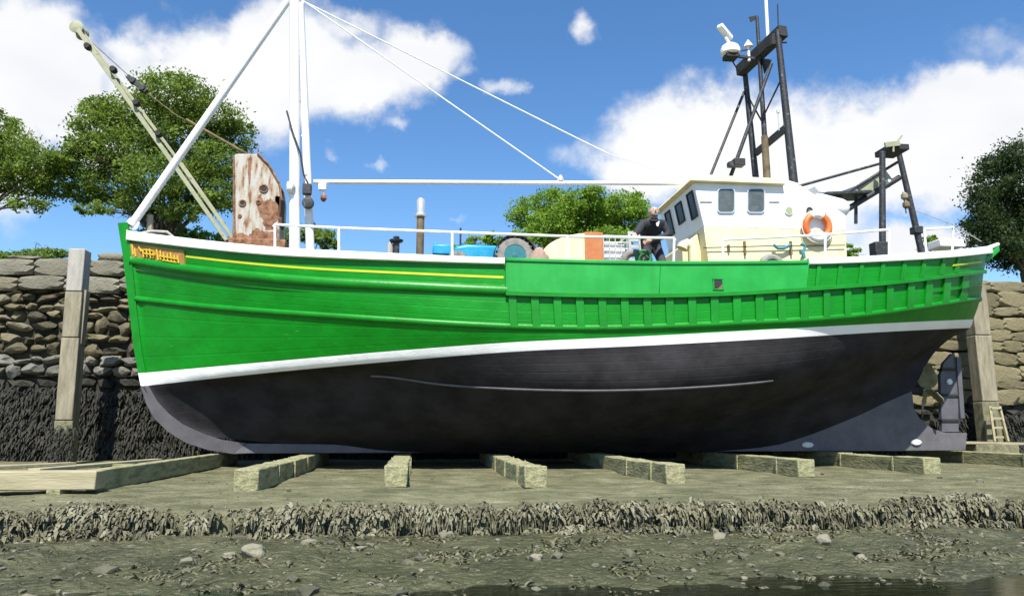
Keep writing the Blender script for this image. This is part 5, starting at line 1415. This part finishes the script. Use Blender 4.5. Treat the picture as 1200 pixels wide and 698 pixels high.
def clump_px(lst, Y, dy=.8, seed=0, yscale=1.0):
    r = random.Random(seed); out = []
    for (x, y, rx, ry) in lst:
        YY = Y + r.uniform(-dy, dy); c = at(x, y, YY); k = (at(x + 50, y, YY).x - c.x) / 50
        out.append(((c.x, c.y, c.z), (rx * k, max(rx, ry) * k * .9, ry * k)))
    return out
YTREE = 25
cl = [(205, 118, 46, 30), (165, 135, 44, 26), (120, 150, 36, 24), (245, 140, 36, 28), (272, 165, 24, 22), (215, 165, 50, 30), (150, 180, 50, 28), (105, 195, 36, 28), (255, 195, 34, 28), (190, 210, 50, 28), (130, 222, 40, 22), (165, 240, 32, 14), (230, 235, 40, 20), (262, 232, 26, 24), (286, 205, 16, 20), (95, 228, 22, 16), (200, 98, 26, 12), (120, 128, 26, 12), (180, 255, 34, 10), (215, 250, 28, 10), (110, 245, 22, 9), (285, 150, 12, 8), (90, 150, 12, 6), (100, 172, 24, 14)]
bx_ = at(200, 300, YTREE).x
tree('broadleaf_tree', 'large spreading green tree behind the crane boom at the left', (bx_, YTREE, WT), clump_px(cl, YTREE, 1.0, 1), 'leaf_oak', 62000, .058, .13, seed=2)
cl = [(45, 195, 34, 22), (15, 175, 30, 24), (60, 220, 28, 16), (20, 215, 34, 20), (-20, 190, 40, 40), (35, 240, 26, 8), (70, 190, 20, 14), (0, 150, 18, 20), (-60, 200, 50, 50)]
bx_ = at(-75, 300, YTREE + .5).x
tree('broadleaf_tree', 'darker green tree cut by the left edge, left of the large spreading tree', (bx_, YTREE + .5, WT), clump_px(cl, YTREE + .5, .8, 3), 'leaf_oak', 30000, .058, .13, seed=5)
YM = 42
cl = [(620, 255, 22, 20), (645, 240, 24, 16), (650, 265, 28, 22), (680, 240, 26, 18), (695, 228, 14, 10), (700, 255, 26, 22), (728, 245, 26, 20), (740, 262, 20, 22), (620, 280, 20, 14), (660, 285, 34, 16), (710, 285, 34, 16), (675, 262, 30, 24), (745, 238, 12, 12)]
bx_ = at(680, 300, YM).x
tree('broadleaf_tree', 'bright green rounded tree behind the yellow winch hood', (bx_, YM, WT), clump_px(cl, YM, 1.3, 6), 'leaf_ash', 42000, .09, .2, seed=8)
YR = 24
cl = [(1170, 195, 20, 18), (1160, 220, 24, 20), (1150, 240, 14, 14), (1185, 225, 34, 44), (1155, 262, 22, 18), (1146, 262, 14, 12), (1175, 270, 36, 24), (1165, 290, 30, 18), (1210, 220, 40, 55), (1225, 270, 50, 40), (1150, 285, 14, 12), (1195, 190, 24, 20), (1175, 303, 30, 12), (1210, 300, 40, 20)]
bx_ = at(1205, 300, YR).x
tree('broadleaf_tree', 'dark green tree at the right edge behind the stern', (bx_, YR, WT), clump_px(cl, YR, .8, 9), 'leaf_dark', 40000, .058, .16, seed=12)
# low bushes on the quay
GBU = 'low bushes and grass on top of the quay'
def bush(lab, lst, Y, m_, n_, s_, seed):
    c = clump_px(lst, Y, .3, seed); x = sum(q[0][0] for q in c) / len(c)
    tree('bush', lab, (x, Y, WT - .05), c, m_, n_, s_, .04, group=GBU, seed=seed, cat='bush')
bush('low grassy bush on top of the wall at the far left', [(38, 300, 18, 7), (60, 297, 16, 6), (75, 298, 8, 5), (20, 302, 14, 6), (5, 304, 16, 7)], WY + 1.3, 'leaf_grass', 5000, .035, 21)
bush('small green bush behind the railing between the two mast legs', [(335, 280, 14, 12), (352, 274, 10, 14), (378, 280, 14, 12), (366, 268, 8, 8), (388, 290, 12, 8)], 26, 'leaf_grass', 4000, .06, 22)
bush('low bush behind the foredeck below the crane boom', [(180, 272, 16, 12), (200, 268, 16, 12), (225, 275, 18, 10), (165, 282, 14, 8), (250, 280, 16, 10)], 27, 'leaf_ash', 4200, .06, 23)
bush('low bush behind the blue tractor bonnet', [(560, 285, 14, 7), (578, 280, 10, 8), (545, 290, 14, 6), (590, 288, 12, 9)], 30, 'leaf_ash', 3500, .07, 24)
bush('small bush just behind the wheelhouse and left of the gantry foot', [(993, 293, 6, 8), (1000, 297, 8, 6), (990, 300, 8, 6)], 26, 'leaf_ash', 1500, .05, 25)
bush('small bush behind the stern locker, right of the gantry', [(1090, 282, 7, 6), (1098, 286, 8, 5), (1086, 290, 8, 6)], 26, 'leaf_ash', 1500, .05, 26)
